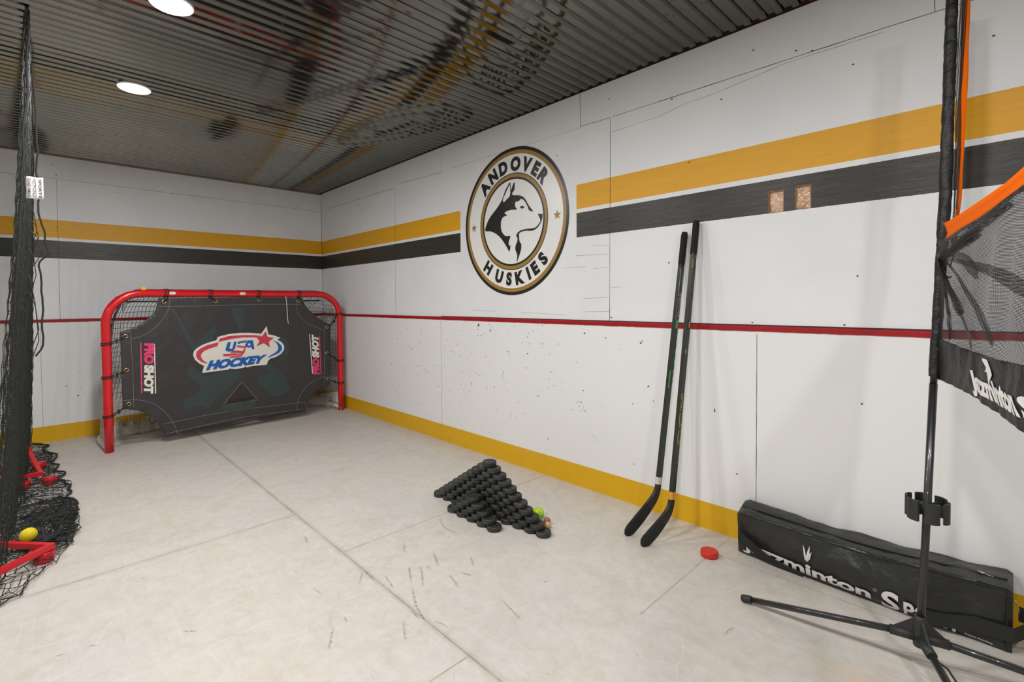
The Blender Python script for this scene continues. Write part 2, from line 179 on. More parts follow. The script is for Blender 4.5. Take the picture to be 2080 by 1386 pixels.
# fill a 2D polygon (with holes) by constrained triangulation, optional inner grid
def fill2d(outer, holes=(), step=0):
    pts = []; edges = []
    def loop(L):
        L2 = []
        for i in range(len(L)):
            a = Vector(L[i]); b = Vector(L[(i+1) % len(L)]); n = max(1, int((b-a).length/step)) if step else 1
            for k in range(n): L2.append(a.lerp(b, k/n))
        o = len(pts); pts.extend(L2); edges.extend([(o+i, o+(i+1) % len(L2)) for i in range(len(L2))])
    loop(outer)
    for h in holes: loop(h)
    if step:
        xs = [p[0] for p in outer]; ys = [p[1] for p in outer]
        x = min(xs)+step/2
        while x < max(xs):
            y = min(ys)+step/2
            while y < max(ys): pts.append(Vector((x+random.uniform(-.1,.1)*step, y+random.uniform(-.1,.1)*step))); y += step
            x += step
    r = delaunay_2d_cdt(pts, edges, [], 0, 1e-6)
    def inside(x, y, L):
        c = False; j = len(L)-1
        for i in range(len(L)):
            if (L[i][1] > y) != (L[j][1] > y) and x < (L[j][0]-L[i][0])*(y-L[i][1])/(L[j][1]-L[i][1])+L[i][0]: c = not c
            j = i
        return c
    out = []
    for f in r[2]:
        x = sum(r[0][i][0] for i in f)/len(f); y = sum(r[0][i][1] for i in f)/len(f)
        if inside(x, y, outer) and not any(inside(x, y, q) for q in holes): out.append(f)
    used = sorted({i for f in out for i in f}); ix = {a: b for b, a in enumerate(used)}
    return [r[0][i] for i in used], [[ix[i] for i in f] for f in out]
def smooth_loop(L, n=4, closed=True):
    """Catmull-Rom through the points"""
    out = []; N = len(L)
    for i in range(N if closed else N-1):
        g = lambda k: Vector(L[k % N]) if closed else Vector(L[max(0, min(N-1, k))])
        p0, p1, p2, p3 = g(i-1), g(i), g(i+1), g(i+2)
        for k in range(n):
            t = k/n
            out.append(0.5*((2*p1)+(p2-p0)*t+(2*p0-5*p1+4*p2-p3)*t*t+(3*p1-p0-3*p2+p3)*t**3))
    if not closed: out.append(Vector(L[-1]))
    return out
def poly(mb, outer, fn, holes=(), step=0):
    v, f = fill2d(outer, holes, step); mb.add([fn(p[0], p[1]) for p in v], f, False)

# text as flat 2D triangles
_tc = {}
def text2d(s, bold=0.0, shear=0.0, space=1.0, outline=False):
    key = (s, bold, shear, space)
    if key in _tc: return _tc[key]
    cu = bpy.data.curves.new('tmp_text', 'FONT'); cu.body = s; cu.size = 1.0; cu.offset = bold; cu.shear = shear
    cu.space_character = space; cu.resolution_u = 4
    ob = bpy.data.objects.new('tmp_text', cu); COL.objects.link(ob)
    dg = bpy.context.evaluated_depsgraph_get(); ev = ob.evaluated_get(dg); me = bpy.data.meshes.new_from_object(ev)
    bm = bmesh.new(); bm.from_mesh(me); bmesh.ops.triangulate(bm, faces=bm.faces); bm.verts.ensure_lookup_table()
    v = [(p.co.x, p.co.y) for p in bm.verts]; f = [[q.index for q in t.verts] for t in bm.faces]
    be = [(e.verts[0].index, e.verts[1].index) for e in bm.edges if len(e.link_faces) == 1]
    bm.free(); bpy.data.objects.remove(ob); bpy.data.curves.remove(cu); bpy.data.meshes.remove(me)
    xs = [p[0] for p in v]; ys = [p[1] for p in v]
    r = (v, f, (min(xs), max(xs), min(ys), max(ys)), be); _tc[key] = r
    return r
def subdiv2d(v, f, maxlen):
    bm = bmesh.new(); vs = [bm.verts.new((x, y, 0)) for x, y in v]
    for t in f:
        try: bm.faces.new([vs[i] for i in t])
        except ValueError: pass
    for _ in range(4):
        es = [e for e in bm.edges if e.calc_length() > maxlen]
        if not es: break
        bmesh.ops.subdivide_edges(bm, edges=es, cuts=1); bmesh.ops.triangulate(bm, faces=[q for q in bm.faces if len(q.verts) > 3])
    bm.verts.index_update()
    v = [(p.co.x, p.co.y) for p in bm.verts]; f = [[q.index for q in t.verts] for t in bm.faces]; bm.free()
    return v, f
def text_quad(mb, s, quad, fn, bold=0.02, shear=0.0, sub=0, caps=True, space=1.0):
    """quad = BL, BR, TR, TL in the surface's own 2D coordinates; fn maps them to 3D"""
    v, f, (x0, x1, y0, y1), _ = text2d(s, bold, shear, space)
    if not caps: pass
    BL, BR, TR, TL = [Vector(q) for q in quad]
    q2 = []
    for x, y in v:
        a = (x-x0)/(x1-x0); b = (y-y0)/(y1-y0)
        p = (BL.lerp(BR, a)).lerp(TL.lerp(TR, a), b); q2.append((p.x, p.y))
    if sub: q2, f = subdiv2d(q2, f, sub)
    mb.add([fn(x, y) for x, y in q2], f, False)

# ------------------------------------------------------------------ materials
def mat(name, col, rough=0.5, metal=0.0, spec=0.5, emit=None, estr=0, bump=None, var=None, coat=0):
    m = bpy.data.materials.new(name); m.use_nodes = True; nt = m.node_tree; b = nt.nodes['Principled BSDF']
    c = col if len(col) == 4 else tuple(col)+(1,)
    b.inputs['Base Color'].default_value = c; b.inputs['Roughness'].default_value = rough
    b.inputs['Metallic'].default_value = metal; b.inputs['Specular IOR Level'].default_value = spec
    b.inputs['Coat Weight'].default_value = coat
    if emit: b.inputs['Emission Color'].default_value = tuple(emit[:3])+(1,); b.inputs['Emission Strength'].default_value = estr
    tc = nt.nodes.new('ShaderNodeTexCoord')
    if var:   # (scale, amount) mottled tone
        n = nt.nodes.new('ShaderNodeTexNoise'); n.inputs['Scale'].default_value = var[0]; n.inputs['Detail'].default_value = 5
        nt.links.new(tc.outputs['Object'], n.inputs['Vector'])
        mx = nt.nodes.new('ShaderNodeMix'); mx.data_type = 'RGBA'
        mx.inputs[6].default_value = tuple(max(0, x*(1-var[1])) for x in c[:3])+(1,)
        mx.inputs[7].default_value = tuple(min(1, x*(1+var[1])) for x in c[:3])+(1,)
        nt.links.new(n.outputs['Fac'], mx.inputs[0]); nt.links.new(mx.outputs[2], b.inputs['Base Color'])
    if bump:  # (scale, strength, distance)
        n = nt.nodes.new('ShaderNodeTexNoise'); n.inputs['Scale'].default_value = bump[0]; n.inputs['Detail'].default_value = 4
        nt.links.new(tc.outputs['Object'], n.inputs['Vector'])
        bp = nt.nodes.new('ShaderNodeBump'); bp.inputs['Strength'].default_value = bump[1]; bp.inputs['Distance'].default_value = bump[2]
        nt.links.new(n.outputs['Fac'], bp.inputs['Height']); nt.links.new(bp.outputs[0], b.inputs['Normal'])
    return m
class NG:
    def __init__(s, m): s.nt = m.node_tree; s.N = s.nt.nodes; s.L = s.nt.links
    def val(s, sock, v):
        if hasattr(v, 'is_output'): s.L.new(v, sock)
        elif v is not None: sock.default_value = v
    def m(s, op, a, b=None, c=None, clamp=False):
        n = s.N.new('ShaderNodeMath'); n.operation = op; n.use_clamp = clamp
        for i, v in enumerate((a, b, c)):
            if v is not None: s.val(n.inputs[i], v)
        return n.outputs[0]
    def band(s, x, a, b): return s.m('MULTIPLY', s.m('GREATER_THAN', x, a), s.m('LESS_THAN', x, b))
    def mix(s, f, a, b):
        n = s.N.new('ShaderNodeMix'); n.data_type = 'RGBA'; s.val(n.inputs[0], f); s.val(n.inputs[6], a); s.val(n.inputs[7], b); return n.outputs[2]
    def noise(s, vec, scale, detail=4, rough=.5, dist=0):
        n = s.N.new('ShaderNodeTexNoise'); n.inputs['Scale'].default_value = scale; n.inputs['Detail'].default_value = detail
        n.inputs['Roughness'].default_value = rough; n.inputs['Distortion'].default_value = dist; s.L.new(vec, n.inputs['Vector']); return n.outputs['Fac']
    def map(s, vec, scale=(1,1,1), rot=(0,0,0), loc=(0,0,0)):
        n = s.N.new('ShaderNodeMapping'); n.inputs['Scale'].default_value = scale; n.inputs['Rotation'].default_value = rot; n.inputs['Location'].default_value = loc
        s.L.new(vec, n.inputs['Vector']); return n.outputs[0]
    def ramp(s, f, a, b):
        n = s.N.new('ShaderNodeMapRange'); n.inputs[1].default_value = a; n.inputs[2].default_value = b; s.val(n.inputs[0], f); n.clamp = True; return n.outputs[0]
WHITE = srgb(230, 231, 232); YEL = srgb(226, 167, 28); YEL2 = srgb(218, 168, 6); BLK = srgb(58, 56, 50)
def wall_material(name, axis, gap=None, spec=0.5):
    """painted plywood: yellow and black bands by height, a fine wood grain relief"""
    m = mat(name, WHITE, .42); g = NG(m); b = g.N['Principled BSDF']
    tc = g.N.new('ShaderNodeTexCoord').outputs['Object']
    sp = g.N.new('ShaderNodeSeparateXYZ'); g.L.new(tc, sp.inputs[0]); z = sp.outputs[2]; h = sp.outputs[axis]
    e = g.noise(tc, 60, 2); zz = g.m('ADD', z, g.m('MULTIPLY', g.m('SUBTRACT', e, .5), .0025))
    y = g.band(zz, Z_YB, Z_YT); k = g.band(zz, Z_BB, Z_BT)
    if gap:
        hh = g.m('SUBTRACT', 1.0, g.band(h, gap[0], gap[1])); y = g.m('MULTIPLY', y, hh); k = g.m('MULTIPLY', k, hh)
    sc = (1.2, 1.2, 22) if True else None
    grain = g.noise(g.map(tc, (2.2, 2.2, 22)), 3, 6, .7, .9)
    blot = g.noise(tc, 2.2, 4, .6)
    wcol = g.mix(g.ramp(blot, .3, .7), srgb(226, 227, 229), srgb(234, 235, 236))
    ycol = g.mix(g.ramp(grain, .3, .75), srgb(220, 158, 8), srgb(230, 170, 22))
    kcol = g.mix(g.ramp(grain, .35, .75), srgb(38, 37, 31), srgb(62, 57, 49))
    c = g.mix(y, wcol, ycol); c = g.mix(k, c, kcol)
    g.L.new(c, b.inputs['Base Color'])
    g.L.new(g.m('ADD', .48, g.m('MULTIPLY', k, -.12)), b.inputs['Roughness'])
    bp = g.N.new('ShaderNodeBump'); bp.inputs['Distance'].default_value = .0022
    g.L.new(g.m('ADD', g.m('MULTIPLY', k, .45), .10), bp.inputs['Strength'])
    g.L.new(g.m('ADD', grain, g.m('MULTIPLY', g.noise(g.map(tc, (8, 8, 60)), 4, 3), .5)), bp.inputs['Height'])
    g.L.new(bp.outputs[0], b.inputs['Normal'])
    return m
M_wallR = wall_material('painted_plywood_right', 1, (-3.795, -2.631))
M_wallB = wall_material('painted_plywood_back', 0)
M_board = mat('white_dasher_board', srgb(232, 231, 230), .38, bump=(9, .12, .003), var=(1.6, .018))
M_plain = mat('plain_white_wall', srgb(228, 227, 224), .6)
M_kick = mat('yellow_kick_strip', YEL2, .4, var=(9, .07))
M_red = mat('red_rail_paint', srgb(158, 12, 22), .35, var=(14, .25), bump=(60, .4, .002))
M_gap = mat('dark_gap', srgb(52, 46, 42), .9)
M_seam = mat('seam_shadow_gap', srgb(60, 55, 50), .9)
M_fine = mat('hairline_crack', srgb(140, 136, 130), .9)
M_scuff = mat('rubber_scuff', srgb(70, 70, 69), .7)
M_scuff2 = mat('faint_rubber_scuff', srgb(176, 174, 171), .7)

def floor_material():
    m = mat('scuffed_white_floor_panel', srgb(205, 197, 182), .4); g = NG(m); b = g.N['Principled BSDF']
    tc = g.N.new('ShaderNodeTexCoord').outputs['Object']
    sp = g.N.new('ShaderNodeSeparateXYZ'); g.L.new(tc, sp.inputs[0]); x, y = sp.outputs[0], sp.outputs[1]
    big = g.noise(tc, 1.3, 5, .6); mid = g.noise(tc, 7, 6, .65, .8)
    c = g.mix(g.ramp(big, .3, .72), srgb(196, 191, 186), srgb(203, 196, 185))
    c = g.mix(g.m('MULTIPLY', g.ramp(mid, .45, .75), .45), c, srgb(176, 166, 149))
    blo = g.noise(tc, 22, 6, .7, .5); c = g.mix(g.m('MULTIPLY', g.ramp(blo, .5, .75), .28), c, srgb(170, 161, 146)); c = g.mix(g.m('MULTIPLY', g.ramp(blo, .5, .3), .25), c, srgb(220, 216, 209))
    # fine long scratches, light, in several directions
    for rot, s, st in ((.3, 1.0, .16), (1.1, 1.3, .14), (1.6, 1.1, .10), (2.2, .9, .14), (2.8, 1.2, .14)):
        v = g.map(tc, (38*s, 1.6*s, 1), (0, 0, rot)); n = g.noise(v, 1.6, 3, .5, 1.1)
        c = g.mix(g.m('MULTIPLY', g.ramp(n, .62, .74), st), c, srgb(222, 219, 213))
    for rot, s, st in ((.7, 1.0, .13), (1.9, 1.2, .12), (2.5, .8, .10)):
        v = g.map(tc, (26*s, 1.3*s, 1), (0, 0, rot), (3, 7, 0)); n = g.noise(v, 1.5, 4, .6, 1.3)
        c = g.mix(g.m('MULTIPLY', g.ramp(n, .60, .76), st), c, srgb(168, 157, 138))
    # thin curving skate-like scratches
    for sc_, rot, st, th_, lc in ((1.1, .4, .28, .004, (224, 221, 215)), (1.9, 1.7, .24, .006, (222, 218, 211)), (2.6, 2.6, .28, .006, (170, 160, 145)), (3.7, .9, .2, .008, (222, 218, 211))):
        nn_ = g.N.new('ShaderNodeTexNoise'); nn_.inputs['Scale'].default_value = 1.1; g.L.new(g.map(tc, (1, 1, 1), (0, 0, rot), (rot*5, 0, 0)), nn_.inputs['Vector'])
        ad = g.N.new('ShaderNodeVectorMath'); ad.operation = 'MULTIPLY_ADD'; ad.inputs[1].default_value = (1.3, 1.3, 0); g.L.new(nn_.outputs['Color'], ad.inputs[0]); g.L.new(g.map(tc, (1, 1, 0), (0, 0, rot)), ad.inputs[2])
        vo = g.N.new('ShaderNodeTexVoronoi'); vo.feature = 'DISTANCE_TO_EDGE'; vo.inputs['Scale'].default_value = sc_; g.L.new(ad.outputs[0], vo.inputs['Vector'])
        k = g.m('MULTIPLY', g.m('SUBTRACT', 1.0, g.ramp(vo.outputs['Distance'], th_*.3, th_)), g.m('MULTIPLY', g.ramp(g.noise(tc, 2.3+rot, 3), .42, .6), st))
        c = g.mix(k, c, srgb(*lc))
    # dark rubber streaks scattered in the middle of the floor
    v = g.map(tc, (16, 3.2, 1), (0, 0, -.15)); n = g.noise(v, 1.7, 5, .65, .9)
    reg = g.m('MULTIPLY', g.band(x, -1.75, -.55), g.band(y, -4.9, -3.5))
    c = g.mix(g.m('MULTIPLY', g.m('MULTIPLY', g.ramp(n, .665, .72), reg), .7), c, srgb(118, 108, 88))
    # panel seams
    wob = g.m('MULTIPLY', g.m('SUBTRACT', g.noise(tc, 3, 2), .5), .012); dirt = g.noise(tc, 5, 4, .7)
    tot = None
    def seam(coord, at, other, a, bb, wd, st):
        nonlocal tot
        d = g.m('ABSOLUTE', g.m('SUBTRACT', g.m('ADD', coord, wob if st < .5 else 0.0), at))
        k = g.m('MULTIPLY', g.m('SUBTRACT', 1.0, g.ramp(d, wd*.2, wd)), g.band(other, a, bb))
        k = g.m('MULTIPLY', k, g.m('MULTIPLY', g.ramp(dirt, .15, .75), st))
        tot = k if tot is None else g.m('MAXIMUM', tot, k)
    seam(x, -1.432, y, -9, 1, .006, 1.5); seam(x, -1.432, y, -9, 1, .022, .55)
    seam(y, -2.965, x, -9, -1.432, .006, 1.3); seam(y, -3.535, x, -1.432, 0, .006, 1.3)
    seam(y, -4.465, x, -9, -1.432, .0045, 1.1); seam(y, -4.75, x, -.85, 0, .0045, 1.0)
    seam(y, -2.43, x, -1.432, 0, .005, .8); seam(y, -1.2, x, -9, -1.432, .005, .8)
    seam(x, -.225, y, -9, -4.75, .0045, .9); seam(y, -2.965, x, -9, -1.432, .03, .35)
    c = g.mix(g.m('MULTIPLY', tot, 1.0, clamp=True), c, srgb(150, 142, 128))
    # a tan stain near the stand
    d = g.m('SQRT', g.m('ADD', g.m('POWER', g.m('MULTIPLY', g.m('ADD', x, .66), 9.0), 2.0), g.m('POWER', g.m('MULTIPLY', g.m('ADD', y, 5.42), 4.5), 2.0)))
    c = g.mix(g.m('MULTIPLY', g.m('SUBTRACT', 1.0, g.ramp(g.m('ADD', d, mid), .5, 1.4)), .35), c, srgb(196, 158, 106))
    g.L.new(c, b.inputs['Base Color'])
    g.L.new(g.ramp(mid, .2, .9), b.inputs['Roughness']); 
    r = g.m('ADD', .38, g.m('MULTIPLY', mid, .2)); g.L.new(r, b.inputs['Roughness'])
    bp = g.N.new('ShaderNodeBump'); bp.inputs['Strength'].default_value = .15; bp.inputs['Distance'].default_value = .002
    g.L.new(mid, bp.inputs['Height']); g.L.new(bp.outputs[0], b.inputs['Normal'])
    return m
M_floor = floor_material()
def ceiling_material():
    m = mat('dull_galvanised_sheet', (.2, .19, .17), .07, 1.0); g = NG(m); b = g.N['Principled BSDF']
    tc = g.N.new('ShaderNodeTexCoord').outputs['Object']
    n = g.noise(tc, 1.1, 3, .5)
    g.L.new(g.mix(g.ramp(n, .35, .65), (.14, .14, .12, 1), (.185, .178, .16, 1)), b.inputs['Base Color'])
    return m
M_ceil = ceiling_material()
M_lamp = mat('lamp_diffuser', (1, 1, 1), .5, emit=(1, .97, .93), estr=14)
M_ring = mat('white_lamp_ring', srgb(235, 235, 232), .4)

# ------------------------------------------------------------------ the room
mb = MB(); mb.span((X0-.1, Y0-.1, -.06), (.1, .1, 0)); struct(mb.build('floor', M_floor))
mb = MB(); floor_ob = bpy.data.objects['floor']
FUV = []
def fstrip(l, wd):
    pts = smooth_loop(l, 8, closed=False) if len(l) > 2 else [Vector(l[0]).lerp(Vector(l[1]), k/11) for k in range(12)]
    rows = []
    for i, p in enumerate(pts):
        d = (Vector(pts[min(i+1, len(pts)-1)])-Vector(pts[max(0, i-1)])).normalized(); n_ = Vector((-d.y, d.x)); k = i/(len(pts)-1)
        ww = wd*(.6+.6*abs(noise.noise(Vector((p[0]*25, p[1]*25, 3))))); row = []
        for t in (-1, -.5, 0, .5, 1):
            q = Vector(p)+n_*ww*t; row.append((q.x, q.y, .0004)); FUV.append((k, t*.5+.5))
        rows.append(row)
    mb.sheet(rows, smooth=False)
for l in FLOOR_SC: fstrip(l, .009)
def streak_material():
    m = mat('olive_rubber_streak', srgb(122, 114, 94), .6); g = NG(m); b = g.N['Principled BSDF']
    sp = g.N.new('ShaderNodeSeparateXYZ'); g.L.new(g.N.new('ShaderNodeUVMap').outputs[0], sp.inputs[0])
    e1 = g.m('MULTIPLY', g.m('MULTIPLY', sp.outputs[0], g.m('SUBTRACT', 1.0, sp.outputs[0])), 4.0); e2 = g.m('MULTIPLY', g.m('MULTIPLY', sp.outputs[1], g.m('SUBTRACT', 1.0, sp.outputs[1])), 4.0)
    tc = g.N.new('ShaderNodeTexCoord').outputs['Object']; n = g.ramp(g.noise(tc, 130, 4, .7), .42, .68)
    a = g.m('MULTIPLY', g.m('MULTIPLY', g.m('POWER', e1, .5), g.m('POWER', e2, 1.5)), g.m('MULTIPLY', n, .8), clamp=True)
    mix = g.N.new('ShaderNodeMixShader'); tr = g.N.new('ShaderNodeBsdfTransparent'); g.L.new(a, mix.inputs[0]); g.L.new(tr.outputs[0], mix.inputs[1]); g.L.new(b.outputs[0], mix.inputs[2]); g.L.new(mix.outputs[0], g.N['Material Output'].inputs[0])
    return m
o = mb.build('scuff_mark', streak_material(), floor_ob); ul = o.data.uv_layers.new(name='UVMap')
for lp in o.data.loops: ul.data[lp.index].uv = FUV[lp.vertex_index]
tag(o, 'dark rubber streaks on the floor', kind='stuff')
# right wall upper panels, with two rectangular cut-outs through the plywood
cuts = [(-4.972, -4.912, 1.562, 1.657), (-5.080, -5.021, 1.562, 1.662)]
ys = sorted([Y0, 0] + [c for q in cuts for c in q[:2]]); zs = sorted([0, CEIL+.004] + [c for q in cuts for c in q[2:]])
mb = MB(); T = .018
for i in range(len(ys)-1):
    for j in range(len(zs)-1):
        cy, cz = (ys[i]+ys[i+1])/2, (zs[j]+zs[j+1])/2
        if any(q[0] < cy < q[1] and q[2] < cz < q[3] for q in cuts) or zs[j+1]-zs[j] < 1e-6: continue
        mb.add([(0, ys[i], zs[j]), (0, ys[i+1], zs[j]), (0, ys[i+1], zs[j+1]), (0, ys[i], zs[j+1])], [(0,1,2,3)])
wallR = mb.build('wall_right', [M_wallR]); struct(wallR)
# keep the normal of the open sheet towards the room
for p in wallR.data.polygons:
    if p.normal.x > 0: p.flip()
mb = MB(); mb.span((.03, Y0-.1, 0), (.12, .1, 2.75)); o = mb.build('wall_backing', M_gap, wallR); tag(o, 'dark framing behind the painted plywood')
mb = MB(); mb.span((X0, 0, 0), (.0, .1, CEIL)); wallB = struct(mb.build('wall_back', M_wallB))
mb = MB(); mb.span((X0-.1, Y0, 0), (X0, 0, CEIL+.1)); struct(mb.build('wall_left', M_plain))
mb = MB(); mb.span((X0, Y0-.1, 0), (.1, Y0, CEIL+.1)); struct(mb.build('wall_front', M_plain))
# lower dasher boards
mb = MB(); mb.span((-.012, Y0, .0), (0.0, -.0005, Z_RB)); lowR = mb.build('lower_board', M_board, wallR); tag(lowR, 'smooth white lower board')
mb = MB(); mb.span((X0, -.012, .0), (-.0125, 0.0, Z_RB)); lowB = mb.build('lower_board', M_board, wallB); tag(lowB, 'smooth white lower board')
mb = MB(); mb.span((-.0150, Y0, 0), (-.0121, -.0155, Z_ST)); struct(mb.build('baseboard_right', M_kick))
mb = MB(); mb.span((X0, -.0150, 0), (-.0125, -.0121, Z_ST)); struct(mb.build('baseboard_back', M_kick))
def rail(name, ax, a, b):
    mb = MB(); n = int((b-a)/.02); rows = []
    for i in range(n+1):
        t = a+(b-a)*i/n
        zb = Z_RB-.0015+.0022*noise.noise(Vector((t*38, ax*9, 0)))+.0015*noise.noise(Vector((t*9, 3, ax)))
        prof = [(-.001, Z_RT+.001), (-.0140, Z_RT-.0015), (-.0165, Z_RT-.006), (-.0160, zb), (-.0122, zb)]
        rows.append([(d, t, z) if ax == 1 else (t, d, z) for d, z in prof])
    mb.sheet(rows, smooth=False)
    return struct(mb.build(name, M_red))
rail('trim_1', 1, Y0, -.0165); rail('trim_2', 0, X0, -.0165)
# shadow gap above the rail
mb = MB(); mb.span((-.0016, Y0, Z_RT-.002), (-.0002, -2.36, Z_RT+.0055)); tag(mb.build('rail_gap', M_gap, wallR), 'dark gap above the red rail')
def strip(mb, pts, wd, fn):
    pts = [Vector(p) for p in pts]
    for a, b in zip(pts, pts[1:]):
        n = max(1, int((b-a).length/.05)); d = (b-a).normalized(); q = Vector((-d.y, d.x)); prev = None
        for i in range(n+1):
            p = a.lerp(b, i/n); ww = wd*(.55+.9*abs(noise.noise(Vector((p.x*6, p.y*6, 1)))))
            cur = (p-q*ww, p+q*ww)
            if prev: mb.add([fn(*prev[0]), fn(*prev[1]), fn(*cur[1]), fn(*cur[0])], [(0,1,2,3)])
            prev = cur
mb = MB()
for l in SEAM_R[:5]: strip(mb, l, .0016, lambda y, z: (-.0006, y, z))
tag(mb.build('panel_seam', M_seam, wallR), 'dark joints between the upper plywood sheets')
mb = MB()
for l in SEAM_R[5:]+FINE_R: strip(mb, l, .0010, lambda y, z: (-.0006, y, z))
tag(mb.build('paint_crack', M_fine, wallR), 'thin cracks in the white paint')
mb = MB()
for l in SEAM_LR: strip(mb, [(l[0][0], l[0][1]-.004), (l[0][0], .136)], .0014, lambda y, z: (-.0126, y, z))
tag(mb.build('board_joint', M_seam, wallR), 'dark upright joints of the lower boards')
mb = MB()
for l in SEAM_LR: strip(mb, [(l[0][0], .134), (l[0][0], .002)], .0008, lambda y, z: (-.0154, y, z))
mb.build('strip_joint', mat('joint_in_yellow', srgb(140, 100, 10), .8), wallR)
mb = MB()
for l in SEAM_B: strip(mb, l, .0012, lambda x, z: (x, -.0006, z))
tag(mb.build('panel_seam', M_seam, wallB), 'dark joints between the upper plywood sheets')
mb = MB()
for l in SEAM_LB: strip(mb, [(l[0][0], l[0][1]-.004), (l[0][0], .136)], .0012, lambda x, z: (x, -.0126, z))
tag(mb.build('board_joint', M_seam, wallB), 'dark upright joint of the lower boards')
mb = MB(); mb.span((-.0022, -.0022, Z_RT), (-.0002, -.0002, 2.37)); tag(mb.build('corner_gap', M_seam, wallB), 'dark line of the room corner')
def blob(mb, cy, cz, a, b, ang, fn, n=10):
    ca, sa = math.cos(math.radians(ang)), math.sin(math.radians(ang)); L = []
    for k in range(n):
        t = 2*PI*k/n; r = 1+.35*random.uniform(-1, 1); u, v = a/2*math.cos(t)*r, b/2*math.sin(t)*r
        L.append((cy+(u*ca-v*sa)*-1, cz-(u*sa+v*ca)))
    mb.add([fn(*p) for p in L], [tuple(range(n))])
fR = lambda y, z: (-.0127, y, z) if z < Z_RB else (-.0008, y, z)
fRk = lambda y, z: (-.0155, y, z)
dark = MB(); faint = MB()
for i, (y, z, a, b, an) in enumerate(SCUFF_R):
    if z < .15: blob(dark, y, z, a, b, an, fRk)
    elif a < .008 and i % 2: blob(faint, y, z, a*1.3, b*1.3, an, fR)
    else: blob(dark, y, z, a*1.25, b*1.25, an, fR)
random.seed(21)
for i in range(150):
    y = random.gauss(-2.45, .75); z = random.uniform(.17, .98)
    if y > -.7 or y < -4.8: continue
    a = random.uniform(.005, .02); blob(faint, y, z, a, a*random.uniform(.2, .6), random.uniform(-80, 80), fR)
for i in range(55):
    y = random.gauss(-2.9, .8); z = random.uniform(.15, .95)
    if y > -.75 or y < -4.8: continue
    a = random.uniform(.004, .009); blob(dark, y, z, a, a*random.uniform(.3, .8), random.uniform(-80, 80), fR)
for cy, cz, rr in RING_R:
    prev = None
    for k in range(15):
        t = .6+k*.32; p = (cy+rr*.8*math.cos(t), cz+rr*math.sin(t)); q = (cy+(rr*.8-.0022)*math.cos(t), cz+(rr-.0022)*math.sin(t))
        if prev and k % 7: faint.add([fR(*prev[0]), fR(*p), fR(*q), fR(*prev[1])], [(0,1,2,3)])
        prev = (p, q)
for y, z in HOLES_R: blob(dark, y, z, .009, .007, 0, fR)
for o, l in ((dark.build('scuff_mark', M_scuff, wallR), 'black rubber scuffs left by pucks'), (faint.build('scuff_mark', M_scuff2, wallR), 'faint grey scuffs left by pucks')): o['label'] = l; o['kind'] = 'stuff'
mb = MB(); fB = lambda x, z: (x, -.0127 if z < Z_RB else -.0008, z)
for x, z, a, b, an in SCUFF_B: blob(mb, x, z, a, b, an, lambda p, q: fB(2*x-p, q))
for x, z in HOLES_B: blob(mb, x, z, .009, .007, 0, fB)
o = mb.build('scuff_mark', M_scuff, wallB); tag(o, 'grey rubber scuffs beside the goal', kind='stuff')

# ceiling: ribbed steel sheets, ribs running across towards the right wall
P_ = .0667; prof = [(0, 0), (.0235, 0), (.0325, .0135), (.0575, .0135)]
mb = MB(); rows = []; xs = [X0 + (-.024-X0)*i/44 for i in range(45)]
k0 = int(-Y0/P_)+2
for k in range(k0):
    for dy, dz in prof:
        y = -k*P_ - dy - .004 - ((4.402-.004) % P_) + P_ - .010
        tilt = [.0006*noise.noise(Vector((x*.5, k*1.7, 0)))*(1 if dy > .01 and dy < .05 else -1)+.0012*noise.noise(Vector((x*.5, k*.16, 5))) for x in xs]
        rows.append([(x, y, CEIL+.0015+dz+t) for x, t in zip(xs, tilt)])
rows = [r for r in rows if r[0][1] <= -.0005]
rows = [[(p[0], -.0004, CEIL+.008) for p in rows[0]]] + rows
mb.sheet(rows, smooth=False)
ceil = struct(mb.build('ceiling', M_ceil))
mb = MB(); mb.span((X0-.1, Y0-.1, 2.53), (.12, .1, 2.6)); tag(mb.build('deck', M_gap, ceil), 'dark roof deck above the ribbed sheets')
mb = MB(); mb.span((.022, Y0, 2.441), (.03, 0, 2.53)); mb.build('header', mat('raw_brown_lumber', srgb(92, 62, 42), .8, var=(6, .6)), ceil)

# recessed ceiling lights
def ceiling_light(x, y, label):
    t = thing('ceiling_light', (x, y, CEIL), label, 'light', 'round ceiling lights')
    mb = MB(); M = Matrix.Translation((x, y, CEIL-.006))
    mb.lathe([(.0775, .001), (.0775, -.001), (.081, 0), (.082, .004), (.082, .010)], 36, M); mb.build('trim_ring', M_ring, t)
    mb = MB(); mb.lathe([(.001, -.0025), (.0755, -.0025), (.077, .0)], 36, M); d = mb.build('diffuser', M_lamp, t); d['label'] = 'glowing white diffuser'
    ld = bpy.data.lights.new('lamp', 'AREA'); ld.shape = 'DISK'; ld.size = .135; ld.energy = LIGHT_POWER; ld.color = (1, .992, .985); ld.spread = PI
    lo = bpy.data.objects.new('lamp', ld); COL.objects.link(lo); lo.location = (x, y, CEIL-.012); lo.parent = t; lo.matrix_parent_inverse = Matrix.Translation((-x, -y, -CEIL))
for i, (x, y) in enumerate(LIGHT_SPOTS):
    lab = ['round flush ceiling light nearer the back wall, lit', 'round flush ceiling light cut by the top edge of the photo, lit'][i] if i < 2 else 'round flush ceiling light, %s' % (['', '', 'first one behind the photo edge', 'nearly above the camera', 'behind the camera', 'added unseen beyond the netting at its far end', 'added unseen beyond the netting behind the camera'][i])
    ceiling_light(x, y, lab)

mb = MB(); mb.span((X0, -.004, CEIL-.011), (-.001, .0005, CEIL-.001)); struct(mb.build('trim_3', mat('raw_wood_edge', srgb(150, 122, 104), .8, var=(14, .35))))

